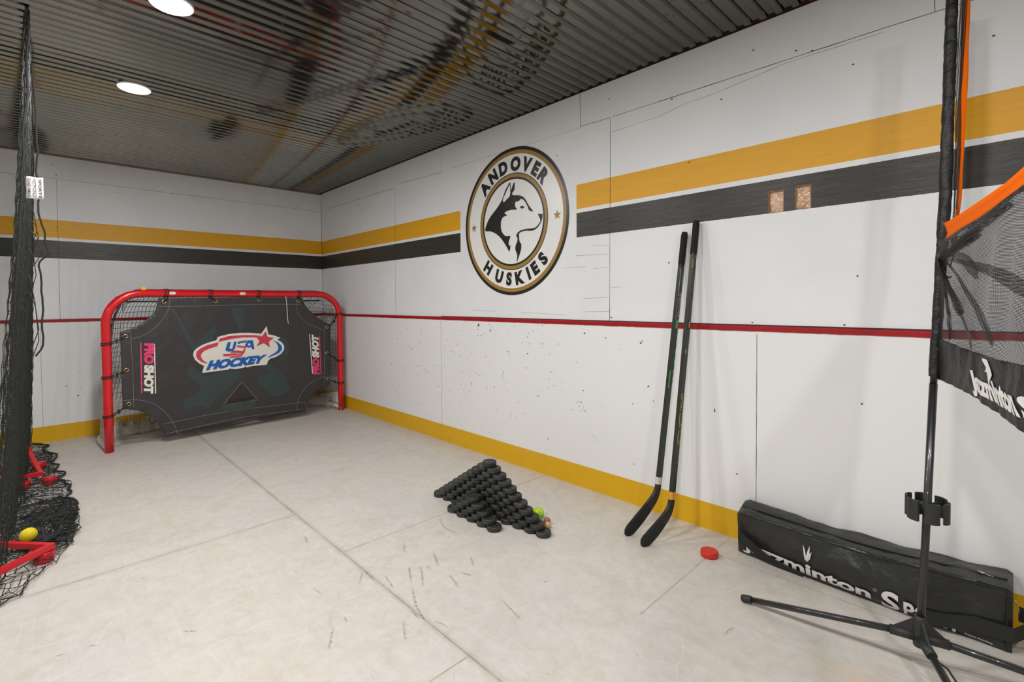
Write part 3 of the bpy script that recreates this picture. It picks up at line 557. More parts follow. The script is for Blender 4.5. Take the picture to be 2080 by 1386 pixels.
# cut-outs in the black band, with crinkled plastic over raw wood
M_ply = mat('cut_plywood_edge', srgb(170, 120, 70), .7, var=(60, .3))
def plastic():
    m = mat('clear_plastic_over_wood', srgb(196, 152, 112), .2, coat=1.0); g = NG(m); b = g.N['Principled BSDF']
    tc = g.N.new('ShaderNodeTexCoord').outputs['Object']
    n = g.noise(g.map(tc, (1, 16, 9), (.7, 0, 0)), 2.0, 2, .4, .6)
    g.L.new(g.mix(g.ramp(n, .35, .7), srgb(186, 140, 100), srgb(216, 186, 154)), b.inputs['Base Color'])
    bp = g.N.new('ShaderNodeBump'); bp.inputs['Strength'].default_value = .9; bp.inputs['Distance'].default_value = .006
    g.L.new(n, bp.inputs['Height']); g.L.new(bp.outputs[0], b.inputs['Normal']); return m
M_pl = plastic()
for q, lab in zip(cuts, ('rectangular cut-out in the black band, covered with clear plastic, nearer the two sticks', 'rectangular cut-out in the black band, covered with clear plastic, nearer the badminton net')):
    t = thing('wall_cutout', (0, (q[0]+q[1])/2, q[2]), lab, 'opening', 'cut-outs in the black band')
    mb = MB(); e = .0015
    mb.span((-.0003, q[0]-e, q[2]-e), (T, q[0]+e*.5, q[3]+e)); mb.span((-.0003, q[1]-e*.5, q[2]-e), (T, q[1]+e, q[3]+e))
    mb.span((-.0003, q[0], q[2]-e), (T, q[1], q[2]+e*.5)); mb.span((-.0003, q[0], q[3]-e*.5), (T, q[1], q[3]+e))
    mb.build('cut_edge', M_ply, t)
    mb = MB(); rows = [[(.010+.0035*noise.noise(Vector((i*.35, j*.35, q[0]*9))), q[0]+(q[1]-q[0])*i/14, q[2]+(q[3]-q[2])*j/20) for j in range(21)] for i in range(15)]
    mb.sheet(rows); tag(mb.build('plastic_cover', M_pl, t), 'crinkled clear plastic over tan wood')

# ------------------------------------------------------------------ round wall emblem
M_lw = mat('emblem_white', srgb(236, 235, 233), .3); M_lb = mat('emblem_black', srgb(34, 34, 32), .3); M_lg = mat('emblem_gold', srgb(158, 126, 62), .33)
LC = (-3.2195, 1.7265)
def disc(mb, r0, r1, x, n=96):
    if r0 <= 0: mb.add([(x, LC[0]+r1*math.cos(2*PI*k/n), LC[1]+r1*math.sin(2*PI*k/n)) for k in range(n)], [tuple(range(n))]); return
    vs = [(x, LC[0]+r*math.cos(2*PI*k/n), LC[1]+r*math.sin(2*PI*k/n)) for r in (r0, r1) for k in range(n)]
    mb.add(vs, [(k, (k+1) % n, n+(k+1) % n, n+k) for k in range(n)])
emb = thing('wall_emblem', (0, LC[0], LC[1]), 'large round ANDOVER HUSKIES wall emblem with a husky head, black, white and gold', 'emblem')
mb = MB(); M = Matrix.Translation((-.0012, LC[0], LC[1])) @ Matrix.Rotation(-PI/2, 4, 'Y'); mb.lathe([(.52, -.0010), (.52, .0002)], 96, M, smooth=False); tag(mb.build('disc', M_lw, emb), 'white disc')
mb = MB(); disc(mb, .497, .5198, -.0018); tag(mb.build('outer_ring', M_lb, emb), 'black outer ring')
mb = MB(); disc(mb, .471, .497, -.0018); tag(mb.build('outer_band', M_lg, emb), 'gold outer band')
mb = MB(); disc(mb, .336, .342, -.0018); disc(mb, .298, .312, -.0018); tag(mb.build('inner_ring', M_lb, emb), 'black inner rings')
mb = MB(); disc(mb, .312, .336, -.0018); tag(mb.build('inner_band', M_lg, emb), 'gold inner band')
fL = lambda y, z: (-.0021, y, z)
mb = MB()
ears = smooth_loop(DOGEAR, 3)
poly(mb, smooth_loop(DOG, 2), fL, [ears]); poly(mb, smooth_loop(DOGEYE, 2), fL); poly(mb, smooth_loop(DOGJAW, 3), fL); poly(mb, smooth_loop(DOGTHROAT, 3), lambda y, z: (-.0026, y, z))
tag(mb.build('husky_head', M_lb, emb), 'black husky head in profile')
def arc_text(word, pts, r0, r1, inv, name, label):
    mb = MB()
    for ch, p in zip(word, pts):
        th = math.atan2(p[1]-LC[1], p[0]-LC[0]); v, f, (x0, x1, y0, y1), _ = text2d(ch, .065)
        capv = text2d('H', .065)[2]; ch_ = capv[3]-capv[2]; s = (r1-r0)/ch_
        for_pts = []
        er = (math.cos(th), math.sin(th)); et = (-math.sin(th), math.cos(th))
        sg = 1 if not inv else -1      # letter up = outwards on top, inwards at the bottom; reading runs towards -y
        for x, y in v:
            a = (x-(x0+x1)/2)*s*.95; b = (y-(capv[2]+capv[3])/2)*s
            rr = (r0+r1)/2+sg*b
            for_pts.append((LC[0]+er[0]*rr+et[0]*a*sg, LC[1]+er[1]*rr+et[1]*a*sg))
        # on this wall the reader sees +y at the left, so mirror the running direction
        if True:
            for_pts = []
            for x, y in v:
                a = (x-(x0+x1)/2)*s*.95; b = (y-(capv[2]+capv[3])/2)*s; rr = (r0+r1)/2+sg*b
                for_pts.append((LC[0]+er[0]*rr-et[0]*a*(-sg) if False else LC[0]+er[0]*rr+et[0]*a*sg*1.0, LC[1]+er[1]*rr+et[1]*a*sg*1.0))
        mb.add([fL(*q) for q in for_pts], f)
    tag(mb.build(name, M_lb, emb), label)
arc_text('ANDOVER', ANDOVER, .353, .452, False, 'lettering', 'black ANDOVER lettering')
arc_text('HUSKIES', HUSKIES, .357, .452, True, 'lettering', 'black HUSKIES lettering')
for y, z in STARS:
    mb = MB(); L = [(y+(.034 if k % 2 == 0 else .014)*math.sin(PI*k/5), z+(.034 if k % 2 == 0 else .014)*math.cos(PI*k/5)) for k in range(10)]
    poly(mb, L, fL); tag(mb.build('star', M_lg, emb), 'small gold star')

# ------------------------------------------------------------------ hockey goal
GO = Vector(GOAL['o']); GE = Vector(GOAL['e']); GB = Vector((-GE.y, GE.x, 0))   # GB points to the back wall
def gp(u, z, d=0): return GO + GE*u + GB*d + Vector((0, 0, z))
M_gred = mat('glossy_red_pipe', srgb(214, 14, 26), .28, var=(9, .18), coat=.4)
M_netd = mat('dark_net_cord', srgb(62, 60, 55), .8)
M_netw = mat('white_net_cord', srgb(226, 219, 202), .8)
M_wpad = mat('white_base_pad', srgb(222, 216, 202), .65, var=(14, .1))
goal = thing('hockey_goal', gp(.99, 0), 'red pipe hockey goal with netting standing in the room corner', 'goal')
UL, UR, ZT, RC = .010, 1.972, 1.252, .24
path = [gp(UL, 0), gp(UL, .3), gp(UL, .6), gp(UL, ZT-RC)]
for k in range(1, 9): a = PI/2*k/8; path.append(gp(UL+RC*(1-math.cos(a)), ZT-RC+RC*math.sin(a)))
path += [gp(.6, ZT), gp(1.0, ZT), gp(1.4, ZT)]
for k in range(9): a = PI/2*k/8; path.append(gp(UR-RC+RC*math.sin(a), ZT-RC+RC*math.cos(a)))
path += [gp(UR, .6), gp(UR, .3), gp(UR, 0)]
mb = MB(); mb.tube(path, .031, 20); tag(mb.build('front_frame', M_gred, goal), 'red front posts and crossbar')
def plan(D, uL, uR, n=70, rc=.2):
    """back outline seen from above: side, rounded corner, back, rounded corner, side"""
    seg = [(uL, 0), (uL, max(.02, D-rc))]
    for k in range(1, 7): a = PI/2*k/6; seg.append((uL+rc*(1-math.cos(a)), D-rc+rc*math.sin(a)))
    seg += [(uL+rc+.2, D), ((uL+uR)/2, D), (uR-rc-.2, D)]
    for k in range(7): a = PI/2*k/6; seg.append((uR-rc+rc*math.sin(a), D-rc+rc*math.cos(a)))
    seg += [(uR, 0)]
    L = [0]
    for a, b in zip(seg, seg[1:]): L.append(L[-1]+math.hypot(b[0]-a[0], b[1]-a[1]))
    out = []
    for i in range(n+1):
        s = L[-1]*i/n
        for j in range(len(L)-1):
            if s <= L[j+1]+1e-9: t = (s-L[j])/max(1e-9, L[j+1]-L[j]); out.append((seg[j][0]+(seg[j+1][0]-seg[j][0])*t, seg[j][1]+(seg[j+1][1]-seg[j][1])*t)); break
    return out
DB, DT = .56, .40
base = [gp(u, .035, d) for u, d in plan(DB, UL, UR, 60)]
mb = MB(); mb.tube(base, .028, 10); tag(mb.build('base_frame', M_wpad, goal), 'white padded base pipe')
ttop = [(u, d) for u, d in plan(DT, UL+.16, UR-.16, 60)]
mb = MB(); mb.tube([gp(u, 1.185-.12*(1-min(1, d/.12)), d) for u, d in plan(DT, UL+.16, UR-.16, 50) if d > .1], .007, 8); tag(mb.build('top_back_frame', M_netd, goal), 'thin dark rear top bar')
mb = MB(); mb.tube([gp(.99, .05, DB), gp(.99, .6, DB-.05), gp(.99, 1.18, DT)], .010, 8); mb.build('rear_brace', M_netd, goal)
NC = 84; NR = 27
def edge_u(z):
    if z <= ZT-RC: return 0.0
    h = min(RC, z-(ZT-RC)); return RC-math.sqrt(max(0, RC*RC-h*h))
grid = []
for r in range(NR+1):
    z = .04+(1.225-.04)*r/NR; k = r/NR
    D = DB+(DT-DB)*k; ins = edge_u(z)*.9
    row = []
    for c, (u, d) in enumerate(plan(D, UL+ins*.6+.10*k, UR-ins*.6-.10*k, NC)):
        nn = noise.noise_vector(Vector((u*2.2, d*3, z*2.5)))*.022+noise.noise_vector(Vector((u*11, d*11, z*11)))*.007
        edge = min(1, d/.1, (1.26-z)/.1)
        fr = 1-min(1, d/.15); row.append(gp(u-(.10*k*fr if u < 1 else -.10*k*fr), z, d)+nn*edge)
    grid.append(row)
def netmesh(mb, grid, rad, n=3, skip=None):
    R_, C_ = len(grid), len(grid[0])
    for r in range(R_):
        mb.tube(grid[r], rad, n, cap=False)
    for c in range(C_):
        mb.tube([grid[r][c] for r in range(R_)], rad, n, cap=False)
ks = 7
mb = MB(); netmesh(mb, grid[ks:], .0019); tag(mb.build('upper_net', M_netd, goal), 'dark cord netting on sides and back')
mb = MB(); netmesh(mb, grid[:ks+1], .0022); tag(mb.build('lower_net', M_netw, goal), 'white cord netting near the floor')
top = []
for i in range(9):
    t = i/8; row = []
    for c in range(45):
        uu = c/44; u = UL+.1+(UR-UL-.2)*uu
        zz = 1.285*(1-t)+1.20*t+.030*math.sin(PI*t)*(1+.5*noise.noise(Vector((u*3, t*2, 0)))); 
        ins = .05*t
        row.append(gp(UL+.12+ins+(UR-UL-.24-2*ins)*uu, zz-.10*max(0, 1-uu/.06)**2-.10*max(0, 1-(1-uu)/.06)**2, .02+(DT-.02)*t))
    top.append(row)
mb = MB(); netmesh(mb, top, .0019); tag(mb.build('top_net', M_netd, goal), 'dark cord netting over the top')
# bunched white skirt netting along the base
mb = MB(); rows = []
pl_ = plan(DB-.015, UL+.02, UR-.02, 150)
for i, (u, d) in enumerate(pl_):
    s = i*.31; k = .5+.5*noise.noise(Vector((i*.12, 0, 0))); row = []
    for j in range(9):
        a = PI*j/8; hh = (.085+.05*k)*(1 if d > .15 else .75); ww = .036+.036*noise.noise(Vector((i*.3, j*.7, 2)))
        row.append(gp(u, .006+hh*math.sin(a)*(.85+.5*noise.noise(Vector((i*.35, j*.5, 0)))), d-.0+ww*math.cos(a)))
    rows.append(row)
mb.sheet(rows); tag(mb.build('net_skirt', mat('bunched_white_netting', srgb(224, 217, 200), .85, bump=(90, 1.0, .012), var=(60, .12)), goal), 'bunched white netting along the base', kind=None)
for sd_, fac_ in ((2, 1.10), (6, 1.22)):
    g2 = []
    for j in range(9):
        row = []
        for i in range(8, len(rows)-8, 2):
            c0 = Vector(rows[i][0])*.5+Vector(rows[i][8])*.5; p = Vector(rows[i][j]); q = c0+(p-c0)*fac_+noise.noise_vector(Vector((i*.23, j*.9, sd_)))*.022
            q.z = max(.004, q.z); row.append(q)
        g2.append(row)
    mb = MB(); netmesh(mb, g2, .0026); tag(mb.build('bunched_net', M_netw, goal), 'loose white net cords bunched on the base')
# side skirt panels beside the posts
for (u, sg) in ((UL, 1), (UR, -1)):
    mb = MB(); mb.add([gp(u+.012*sg, .005, .02), gp(u+.012*sg, .005, .40), gp(u+.010*sg, .13, .40), gp(u+.012*sg, .20, .02)], [(0,1,2,3)])
    o = mb.build('side_skirt', M_wpad, goal); md = o.modifiers.new('s', 'SOLIDIFY'); md.thickness = .004
mb = MB()
for (a, b) in (((UR-.05, 1.17), (UR-.18, 1.20)), ((UR-.05, 1.17), (UR-.02, 1.02))):
    mb.tube([gp(a[0], a[1], .05), gp((a[0]+b[0])/2, (a[1]+b[1])/2-.02, .05), gp(b[0], b[1], .06)], .004, 6)
tag(mb.build('lacing', M_netw, goal), 'white lacing cord')
# paint chips on the crossbar
for u in (.445, .995): 
    mb = MB(); rows = [[gp(u+du*(1 if abs(a) < .3 else .6), ZT+.0316*math.sin(a), -.0316*math.cos(a)) for a in (-.35, -.15, .05, .25, .45)] for du in (-.026, -.013, 0, .013, .026)]
    mb.sheet(rows); tag(mb.build('paint_chip', M_wpad, goal), 'white chip in the red crossbar paint')
yt = MB(); yt.box(gp(.255, ZT+.040, .0), (.032, .02, .022)); o = yt.build('yellow_clip', mat('yellow_plastic', srgb(240, 180, 40), .5)); tag(o, 'small yellow plastic clip on top of the red crossbar, left end', 'clip')

# ------------------------------------------------------------------ shooting tarp in the goal mouth
def sag(u, z):
    k = max(0, 1-z/1.2)
    return (-.012-.016*k + .010*noise.noise(Vector((u*2.4, z*2.0, 3)))+.002*noise.noise(Vector((u*5+z*3, z*2, 8)))
            - .010*math.exp(-((u-.97)/.05)**2)*k)
def tp(u, z, off=0): return gp(u, z, sag(u, z)-off)
M_tarp = mat('charcoal_tarp', srgb(54, 52, 53), .5, bump=(6, .6, .03), var=(3, .14))
tarp = thing('shooting_tarp', gp(.97, .1), 'black shooting target tarp with USA HOCKEY logo tied inside the red goal', 'target')
T_ = [Vector(p) for p in TARP]
def arc(i, j): return smooth_loop(T_[i:j+1], 4, closed=False)
outl = arc(0, 4)[:-1] + [T_[4]] + arc(5, 10)[:-1] + [T_[10], T_[11]] + arc(12, 15)[:-1] + [T_[15]] + arc(16, 20)
outl = [(p[0], p[1]) for p in outl]
mb = MB(); v, f = fill2d(outl, [HOLE], .025)
mb.add([tp(p[0], p[1]) for p in v], f, True)
cloth = mb.build('tarp', M_tarp, tarp); md = cloth.modifiers.new('s', 'SOLIDIFY'); md.thickness = .0016; md.offset = 0
tag(cloth, 'charcoal cloth with scooped corners and a triangular hole')
M_st = mat('grey_stitching', srgb(150, 150, 148), .8); M_ghost = mat('faded_teal_print', srgb(52, 66, 65), .6)
mb = MB()
for l in STITCH:
    pts = smooth_loop(l, 6, closed=False) if len(l) > 3 and l[0] != l[-1] else [Vector(a).lerp(Vector(b), k/8) for a, b in zip(l, l[1:]) for k in range(9)]
    if l in (STITCH[4],): pts = [Vector(a).lerp(Vector(b), k/10) for a, b in zip(l, l[1:]) for k in range(11)]
    mb.tube([tp(p[0], p[1], .0017) for p in pts], .0013, 4)
tag(mb.build('stitching', M_st, tarp), 'pale grey stitched seams')
mb = MB()
for l in GHOST: poly(mb, [tuple(p) for p in smooth_loop(l, 3)], lambda u, z: tp(u, z, .0028), step=.03)
tag(mb.build('goalie_print', M_ghost, tarp), 'faded print of a crouching goalie')
M_w = mat('white_print', srgb(228, 224, 214), .55, var=(18, .05)); M_r = mat('red_print', srgb(204, 58, 78), .5, var=(20, .1)); M_bl = mat('blue_print', srgb(14, 92, 172), .5); M_pk = mat('pink_print', srgb(232, 62, 116), .5)
mb = MB(); poly(mb, U_WHITE, lambda u, z: tp(u, z, .0048), step=.03); logo = mb.build('printed_logo', M_w, tarp); tag(logo, 'white logo patch with red and blue USA HOCKEY')
mb = MB()
for l in U_RED: poly(mb, l, lambda u, z: tp(u, z, .0068), step=.03)
tag(mb.build('logo_swoosh', M_r, logo), 'red swoosh, star and stripes')
mb = MB()
for l in U_BLUE[1:3]: poly(mb, l, lambda u, z: tp(u, z, .0068), step=.05)
poly(mb, U_BLUE[3], lambda u, z: tp(u, z, .0068), [U_STAR])
tag(mb.build('logo_lettering', M_bl, logo), 'blue USA lettering'); mb = MB(); poly(mb, U_BLUE[0], lambda u, z: tp(u, z, .0068), step=.03); tag(mb.build('logo_arc', M_bl, logo), 'blue arc'); mb = MB()
text_quad(mb, 'HOCKEY', U_HOCKEY, lambda u, z: tp(u, z, .0072), bold=.075, shear=.18, sub=.04)
tag(mb.build('logo_lettering', M_bl, logo), 'blue HOCKEY lettering')
def lerp2(q, a, b):
    BL, BR, TR, TL = [Vector(p) for p in q]; return BL.lerp(BR, a).lerp(TL.lerp(TR, a), b)
def sub_quad(q, a0, a1): 
    return [lerp2(q, a0, 0), lerp2(q, a1, 0), lerp2(q, a1, 1), lerp2(q, a0, 1)]
ft = lambda u, z: tp(u, z, .0045)
# left: reads downwards; right: reads upwards
qL = [PS_L[0], PS_L[1], PS_L[2], PS_L[3]]; qR = [PS_R[2], PS_R[3], PS_R[0], PS_R[1]]
qR = [PS_R[2], PS_R[3], PS_R[0], PS_R[1]]
for q, side in ((qL, 0), (qR, 1)):
    mb = MB(); text_quad(mb, 'PRO', sub_quad(q, 0, .41), ft, bold=.07, sub=.04); poly(mb, (PS_LL if side == 0 else PS_RL)[0 if side == 0 else 1], ft, step=.04)
    tag(mb.build('side_lettering', M_pk, tarp), 'pink PRO lettering and line, ' + ('left side' if side == 0 else 'right side'))
    mb = MB(); text_quad(mb, 'SHOT', sub_quad(q, .43, 1), ft, bold=.07, sub=.04); poly(mb, (PS_LL if side == 0 else PS_RL)[1 if side == 0 else 0], ft, step=.04)
    tag(mb.build('side_lettering', M_w, tarp), 'white SHOT lettering and line, ' + ('left side' if side == 0 else 'right side'))
M_brass = mat('brass_grommet', srgb(196, 172, 116), .3, .9); M_cord = mat('black_elastic_cord', srgb(38, 36, 34), .75, bump=(300, .8, .002))
for i, ((u, z), (ku, kz)) in enumerate(zip(GROM, KNOT)):
    mb = MB(); pts = [tp(u+.013*math.cos(a), z+.013*math.sin(a), .003) for a in [2*PI*k/16 for k in range(16)]]; mb.tube(pts, .005, 8, closed=True); gr = mb.build('grommet', M_brass, tarp)
    mb = MB(); R_ = .0345
    if i < 4:
        for s in (-.010, .010):
            L = [gp(ku+s+(.006*math.sin(a*2)), ZT+R_*math.cos(a), -R_*math.sin(a)) for a in [k*PI/6 for k in range(12)]]
            mb.tube(L, .0042, 6, closed=True)
            mb.tube([gp(ku+s, ZT-R_+.004, -.012), gp((ku+u)/2+s*.6, ZT-.05, -.028), tp(u, z, .012), tp(u, z-.004, -.012)], .0036, 6)
    else:
        cu_ = UL if u < 1 else UR; sg = 1 if u < 1 else -1
        for s in (-.007, .007):
            L = [gp(cu_+R_*math.cos(a), kz+s+.004*math.cos(a), R_*math.sin(a)) for a in [k*PI/6 for k in range(12)]]
            mb.tube(L, .0040, 6, closed=True)
            mb.tube([gp(cu_+sg*R_, kz+s+.004, 0), gp(cu_*.55+u*.45, kz*.55+z*.45-.012+s, -.014), tp(u, z, .012), tp(u+sg*.004, z, -.012)], .0034, 6)
        mb.tube([gp(cu_*.5+u*.5, (kz+z)/2-.01+s_, -.02+s_) for s_ in (-.012, 0, .012)], .007, 6)
    tag(mb.build('tie_cord', M_cord, tarp), 'black elastic tie cord')
mb = MB(); mb.tube([tp(u, z, .010) for u, z in STRING], .0035, 6); tag(mb.build('loose_string', M_netw, tarp), 'loose white string')

# ------------------------------------------------------------------ pucks
def puck_material():
    m = mat('black_rubber', srgb(52, 53, 50), .5, bump=(900, .3, .0006)); g = NG(m); b = g.N['Principled BSDF']
    oi = g.N.new('ShaderNodeObjectInfo').outputs['Random']; tc = g.N.new('ShaderNodeTexCoord').outputs['Object']
    c = g.mix(oi, srgb(30, 31, 29), srgb(46, 48, 44)); n = g.noise(tc, 40, 4)
    c = g.mix(g.m('MULTIPLY', g.ramp(n, .5, .8), .3), c, srgb(104, 102, 94)); g.L.new(c, b.inputs['Base Color']); return m
M_puck = puck_material(); PR, PH = .0381, .0261
def puck_mesh(name, m, parent=None):
    mb = MB(); mb.lathe([(.012, .0005), (PR-.003, .0002), (PR-.0006, .0022), (PR, .006), (PR, PH-.006), (PR-.0006, PH-.0022), (PR-.003, PH-.0002), (PR-.0055, PH), (PR-.0065, PH-.0008), (.012, PH-.0008)], 36)
    o = mb.build(name, m)
    md = None
    return o
ORD = ['first', 'second', 'third', 'fourth', 'fifth', 'sixth', 'seventh', 'eighth', 'ninth', 'tenth', 'eleventh']
proto = None
random.seed(5)
A0 = Vector((-.717, -3.318, 0)); AD = Vector((.064, -.772, 0)).normalized()
for L in range(11):
    n = 11-L
    for k in range(n):
        c = A0+AD*(.0775*(k+L/2)); z = L*PH
        c = c+Vector((random.uniform(-.003, .003)+.002*L, random.uniform(-.0015, .0015), 0))
        if proto is None: o = proto = puck_mesh('hockey_puck', M_puck)
        else: o = proto.copy(); COL.objects.link(o)
        o.location = (c.x, c.y, z+.0001*L); o.rotation_euler = (0, 0, random.uniform(0, 6))
        lab = ('black hockey puck alone on the very top of the tall stack' if n == 1 else
               'black hockey puck, %s in the %s row of the tall stack' % (ORD[k]+' from left' if k < n-1 else 'rightmost', ORD[10-L]+' highest' if L else 'bottom'))
        tag(o, lab, 'puck', 'black pucks in the tall stack')
B0 = Vector((-.781, -3.545, 0)); BD = Vector((.006, -.33, 0)).normalized()
for L in range(5):
    n = 5-L
    for k in range(n):
        c = B0+BD*(.0815*(k+L/2))+Vector((random.uniform(-.003, 0), 0, 0)); o = proto.copy(); COL.objects.link(o)
        o.location = (c.x-.004, c.y, L*PH+.0001*L); o.rotation_euler = (0, 0, random.uniform(0, 6))
        lab = ('black hockey puck on top of the small front stack' if n == 1 else
               'black hockey puck, %s in the %s row of the small front stack' % (ORD[k]+' from left' if k < n-1 else 'rightmost', ORD[4-L]+' highest' if L else 'bottom'))
        tag(o, lab, 'puck', 'black pucks in the small front stack')
o = puck_mesh('hockey_puck', mat('red_rubber', srgb(205, 40, 24), .45, bump=(200, .4, .001))); o.location = (-.263, -4.753, 0); tag(o, 'single red hockey puck on the floor between sticks and bag', 'puck')
def ball(name, c, r, m, lab, sc=(1,1,1)):
    mb = MB(); mb.sphere((0,0,0), r, 28, sc); o = mb.build(name, m); o.location = c; return tag(o, lab, 'ball')
def swirl():
    m = mat('swirled_green_yellow', srgb(190, 210, 20), .25, coat=.5); g = NG(m); b = g.N['Principled BSDF']; tc = g.N.new('ShaderNodeTexCoord').outputs['Object']
    n = g.noise(tc, 26, 1, .3, 1.2); g.L.new(g.mix(g.ramp(n, .47, .55), srgb(196, 214, 18), srgb(20, 190, 20)), b.inputs['Base Color']); return m
ball('bouncy_ball', (-.537, -3.949, .032), .032, swirl(), 'yellow and green swirled ball behind the puck stack')
ball('wooden_ball', (-.545, -4.020, .0175), .0175, mat('brown_wood', srgb(150, 104, 74), .5, var=(60, .3)), 'small brown wooden ball behind the last pucks, beside the green ball')
ball('wooden_ball', (-.578, -4.054, .0165), .0165, mat('tan_wood', srgb(206, 160, 112), .5, var=(60, .15)), 'small tan wooden ball touching the last puck')
ball('foam_ball', (-2.479, -2.368, .044), .0335, mat('yellow_foam', srgb(226, 202, 20), .6), 'yellow ball lying on the black netting by the red frame')

# ------------------------------------------------------------------ hockey sticks
def stick(B, H, Tt, label, tapecol, txt, tcol, tex2, outline):
    B, H, Tt = Vector(B), Vector(H), Vector(Tt); t = thing('hockey_stick', Tt, label, 'hockey stick', 'hockey sticks leaning on the wall')
    sd = (H-B).normalized(); bd = (Tt-H).normalized(); nrm = sd.cross(bd).normalized()
    def sweep(pts, wd, th, dirs=None, rnd=.35):
        rows = []
        for i, p in enumerate(pts):
            a = pts[max(0, i-1)]; b = pts[min(len(pts)-1, i+1)]; d = (b-a).normalized(); wv = d.cross(nrm).normalized()
            w_, h_ = wd[i]/2, th[i]/2; c_ = min(w_, h_)*rnd; row = []
            for sx, sy in ((1, 1), (-1, 1), (-1, -1), (1, -1)):
                q = [(w_, h_-c_), (w_-c_, h_)] if sx*sy > 0 else [(w_-c_, h_), (w_, h_-c_)]
                for x, y in q: row.append(p+wv*sx*x+nrm*sy*y)
            row.append(row[0]); rows.append(row)
        return rows
    bend0 = H-sd*.05; mb = MB()
    pts = [B+(bend0-B)*k/12 for k in range(13)]
    mb.sheet(sweep(pts, [.031]*13, [.021]*13), smooth=False)
    e0 = sweep(pts[:2], [.031]*2, [.021]*2)
    shaft = mb.build('shaft', mat('dark_carbon_shaft', srgb(46, 47, 42), .35, var=(4, .1)), t)
    mb = MB(); g = [B-sd*.012+sd*(.175*k/10) for k in range(11)]; rows = sweep(g, [.036 if k > 0 else .030 for k in range(10)]+[.033], [.027 if k > 0 else .02 for k in range(10)]+[.024], rnd=.6); mb.sheet(rows); mb.add(rows[0], [tuple(range(8))]); mb.add(rows[-1], [tuple(range(8))])
    tag(mb.build('grip_tape', mat('black_grip_tape', srgb(26, 26, 25), .85, bump=(180, .8, .003)), t), 'black tape on the butt end')
    mb = MB(); g = [bend0-sd*.035+sd*.012*k for k in range(4)]; rows = sweep(g, [.0325]*4, [.0225]*4); mb.sheet(rows); tag(mb.build('tape_band', mat('tape_band', tapecol, .6, bump=(80, .5, .002)), t), 'band of tape above the blade')
    # blade: bend, heel, then widening and rounding to the toe
    L = (Tt-H).length; pts = []; wd = []; th = []
    for k in range(9):
        a = k/8; pts.append((bend0*(1-a)**2+H*2*a*(1-a)+(H+bd*.05)*a*a)); wd.append(.031+.024*a); th.append(.021-.007*a)
    n = 14
    for k in range(1, n+1):
        a = k/n; p = (H+bd*(.05+(L-.05)*a)); p = p+nrm*(.018*a*a); pts.append(p)
        wv = .055+.014*min(1, a*2); 
        if a > .8: wv *= math.sqrt(max(.02, 1-((a-.8)/.2)**2*.93))
        wd.append(wv); th.append(.014-.007*a)
    rows = sweep(pts, wd, th, rnd=.5)
    k8 = 10
    mb = MB(); mb.sheet(rows[:k8+1], smooth=False); tag(mb.build('hosel', mat('black_hosel', srgb(34, 35, 33), .4), t), 'black neck of the blade')
    mb = MB(); mb.sheet(rows[k8:]); mb.add(rows[-1], [tuple(range(8))]); mb.add(rows[k8], [tuple(range(8))])
    tag(mb.build('blade', mat('black_blade_tape', srgb(28, 29, 27), .8, bump=(90, 1.0, .004), var=(60, .35)), t), 'blade wrapped in black cloth tape')
    # print on the face of the shaft that looks at the room
    fac = nrm if nrm.dot(Vector((-1, -1, 0))) > 0 else -nrm
    sv = sd.cross(fac).normalized()
    LN = (bend0-B).length
    def fs(a, b): return B+sd*a+sv*b+fac*.0110
    def vtext(s, a0, a1, b0, b1, m, bold, nm, out=False):
        # reads upwards along the shaft: text runs from the blade to the butt
        sgn = 1 if (sv.dot(Vector((.716, -.698, 0))) > 0) else -1
        q = [(a1, b1*sgn), (a0, b1*sgn), (a0, b0*sgn), (a1, b0*sgn)]; mb = MB()
        if not out: text_quad(mb, s, q, fs, bold=bold)
        else:
            v, f, (x0, x1, y0, y1), be = text2d(s, bold); Q = [Vector(p) for p in q]
            P2 = [Q[0].lerp(Q[1], (x-x0)/(x1-x0)).lerp(Q[3].lerp(Q[2], (x-x0)/(x1-x0)), (y-y0)/(y1-y0)) for x, y in v]
            for i, j in be: mb.tube([fs(*P2[i]), fs(*P2[j])], .0007, 4)
        return tag(mb.build('lettering', m, t), nm)
    for (s, a0, a1, b0, b1, col, bold, out) in txt:
        vtext(s, a0, a1, b0, b1, mat('shaft_print', col, .4), bold, 'lettering on the shaft', out)
    for (a0, a1, b0, b1, col) in tex2:
        sgn = 1 if (sv.dot(Vector((.716, -.698, 0))) > 0) else -1
        mb = MB(); mb.add([fs(a0, b0*sgn), fs(a1, b0*sgn), fs(a1, b1*sgn), fs(a0, b1*sgn)], [(0,1,2,3)]); tag(mb.build('colour_mark', mat('mark', col, .4), t), 'coloured mark on the shaft')
    return t
GR = srgb(60, 160, 90); GR2 = srgb(40, 110, 70); LM = srgb(180, 205, 70); GY = srgb(120, 120, 116)
stick((-.034, -4.520, 1.500), (-.191, -4.454, .182), (-.380, -4.402, .008), 'left of two leaning hockey sticks, black with green marks and white tape band', srgb(200, 198, 184),
      [('TRIGGER', .30, .43, -.002, .009, srgb(150, 152, 150), .02, False), ('RIBCOR', .50, .76, -.004, .012, GR2, .01, True), ('RIBCOR', .97, 1.09, -.004, .010, GR2, .01, True)], GR,
      [(.20, .26, .002, .013, srgb(40, 120, 66)), (.44, .485, -.009, .010, GR), (.70, .79, -.0145, -.009, srgb(90, 190, 80)), (.18, .32, -.0135, -.010, srgb(190, 196, 190)), (.33, .44, -.015, -.010, GY)], False)
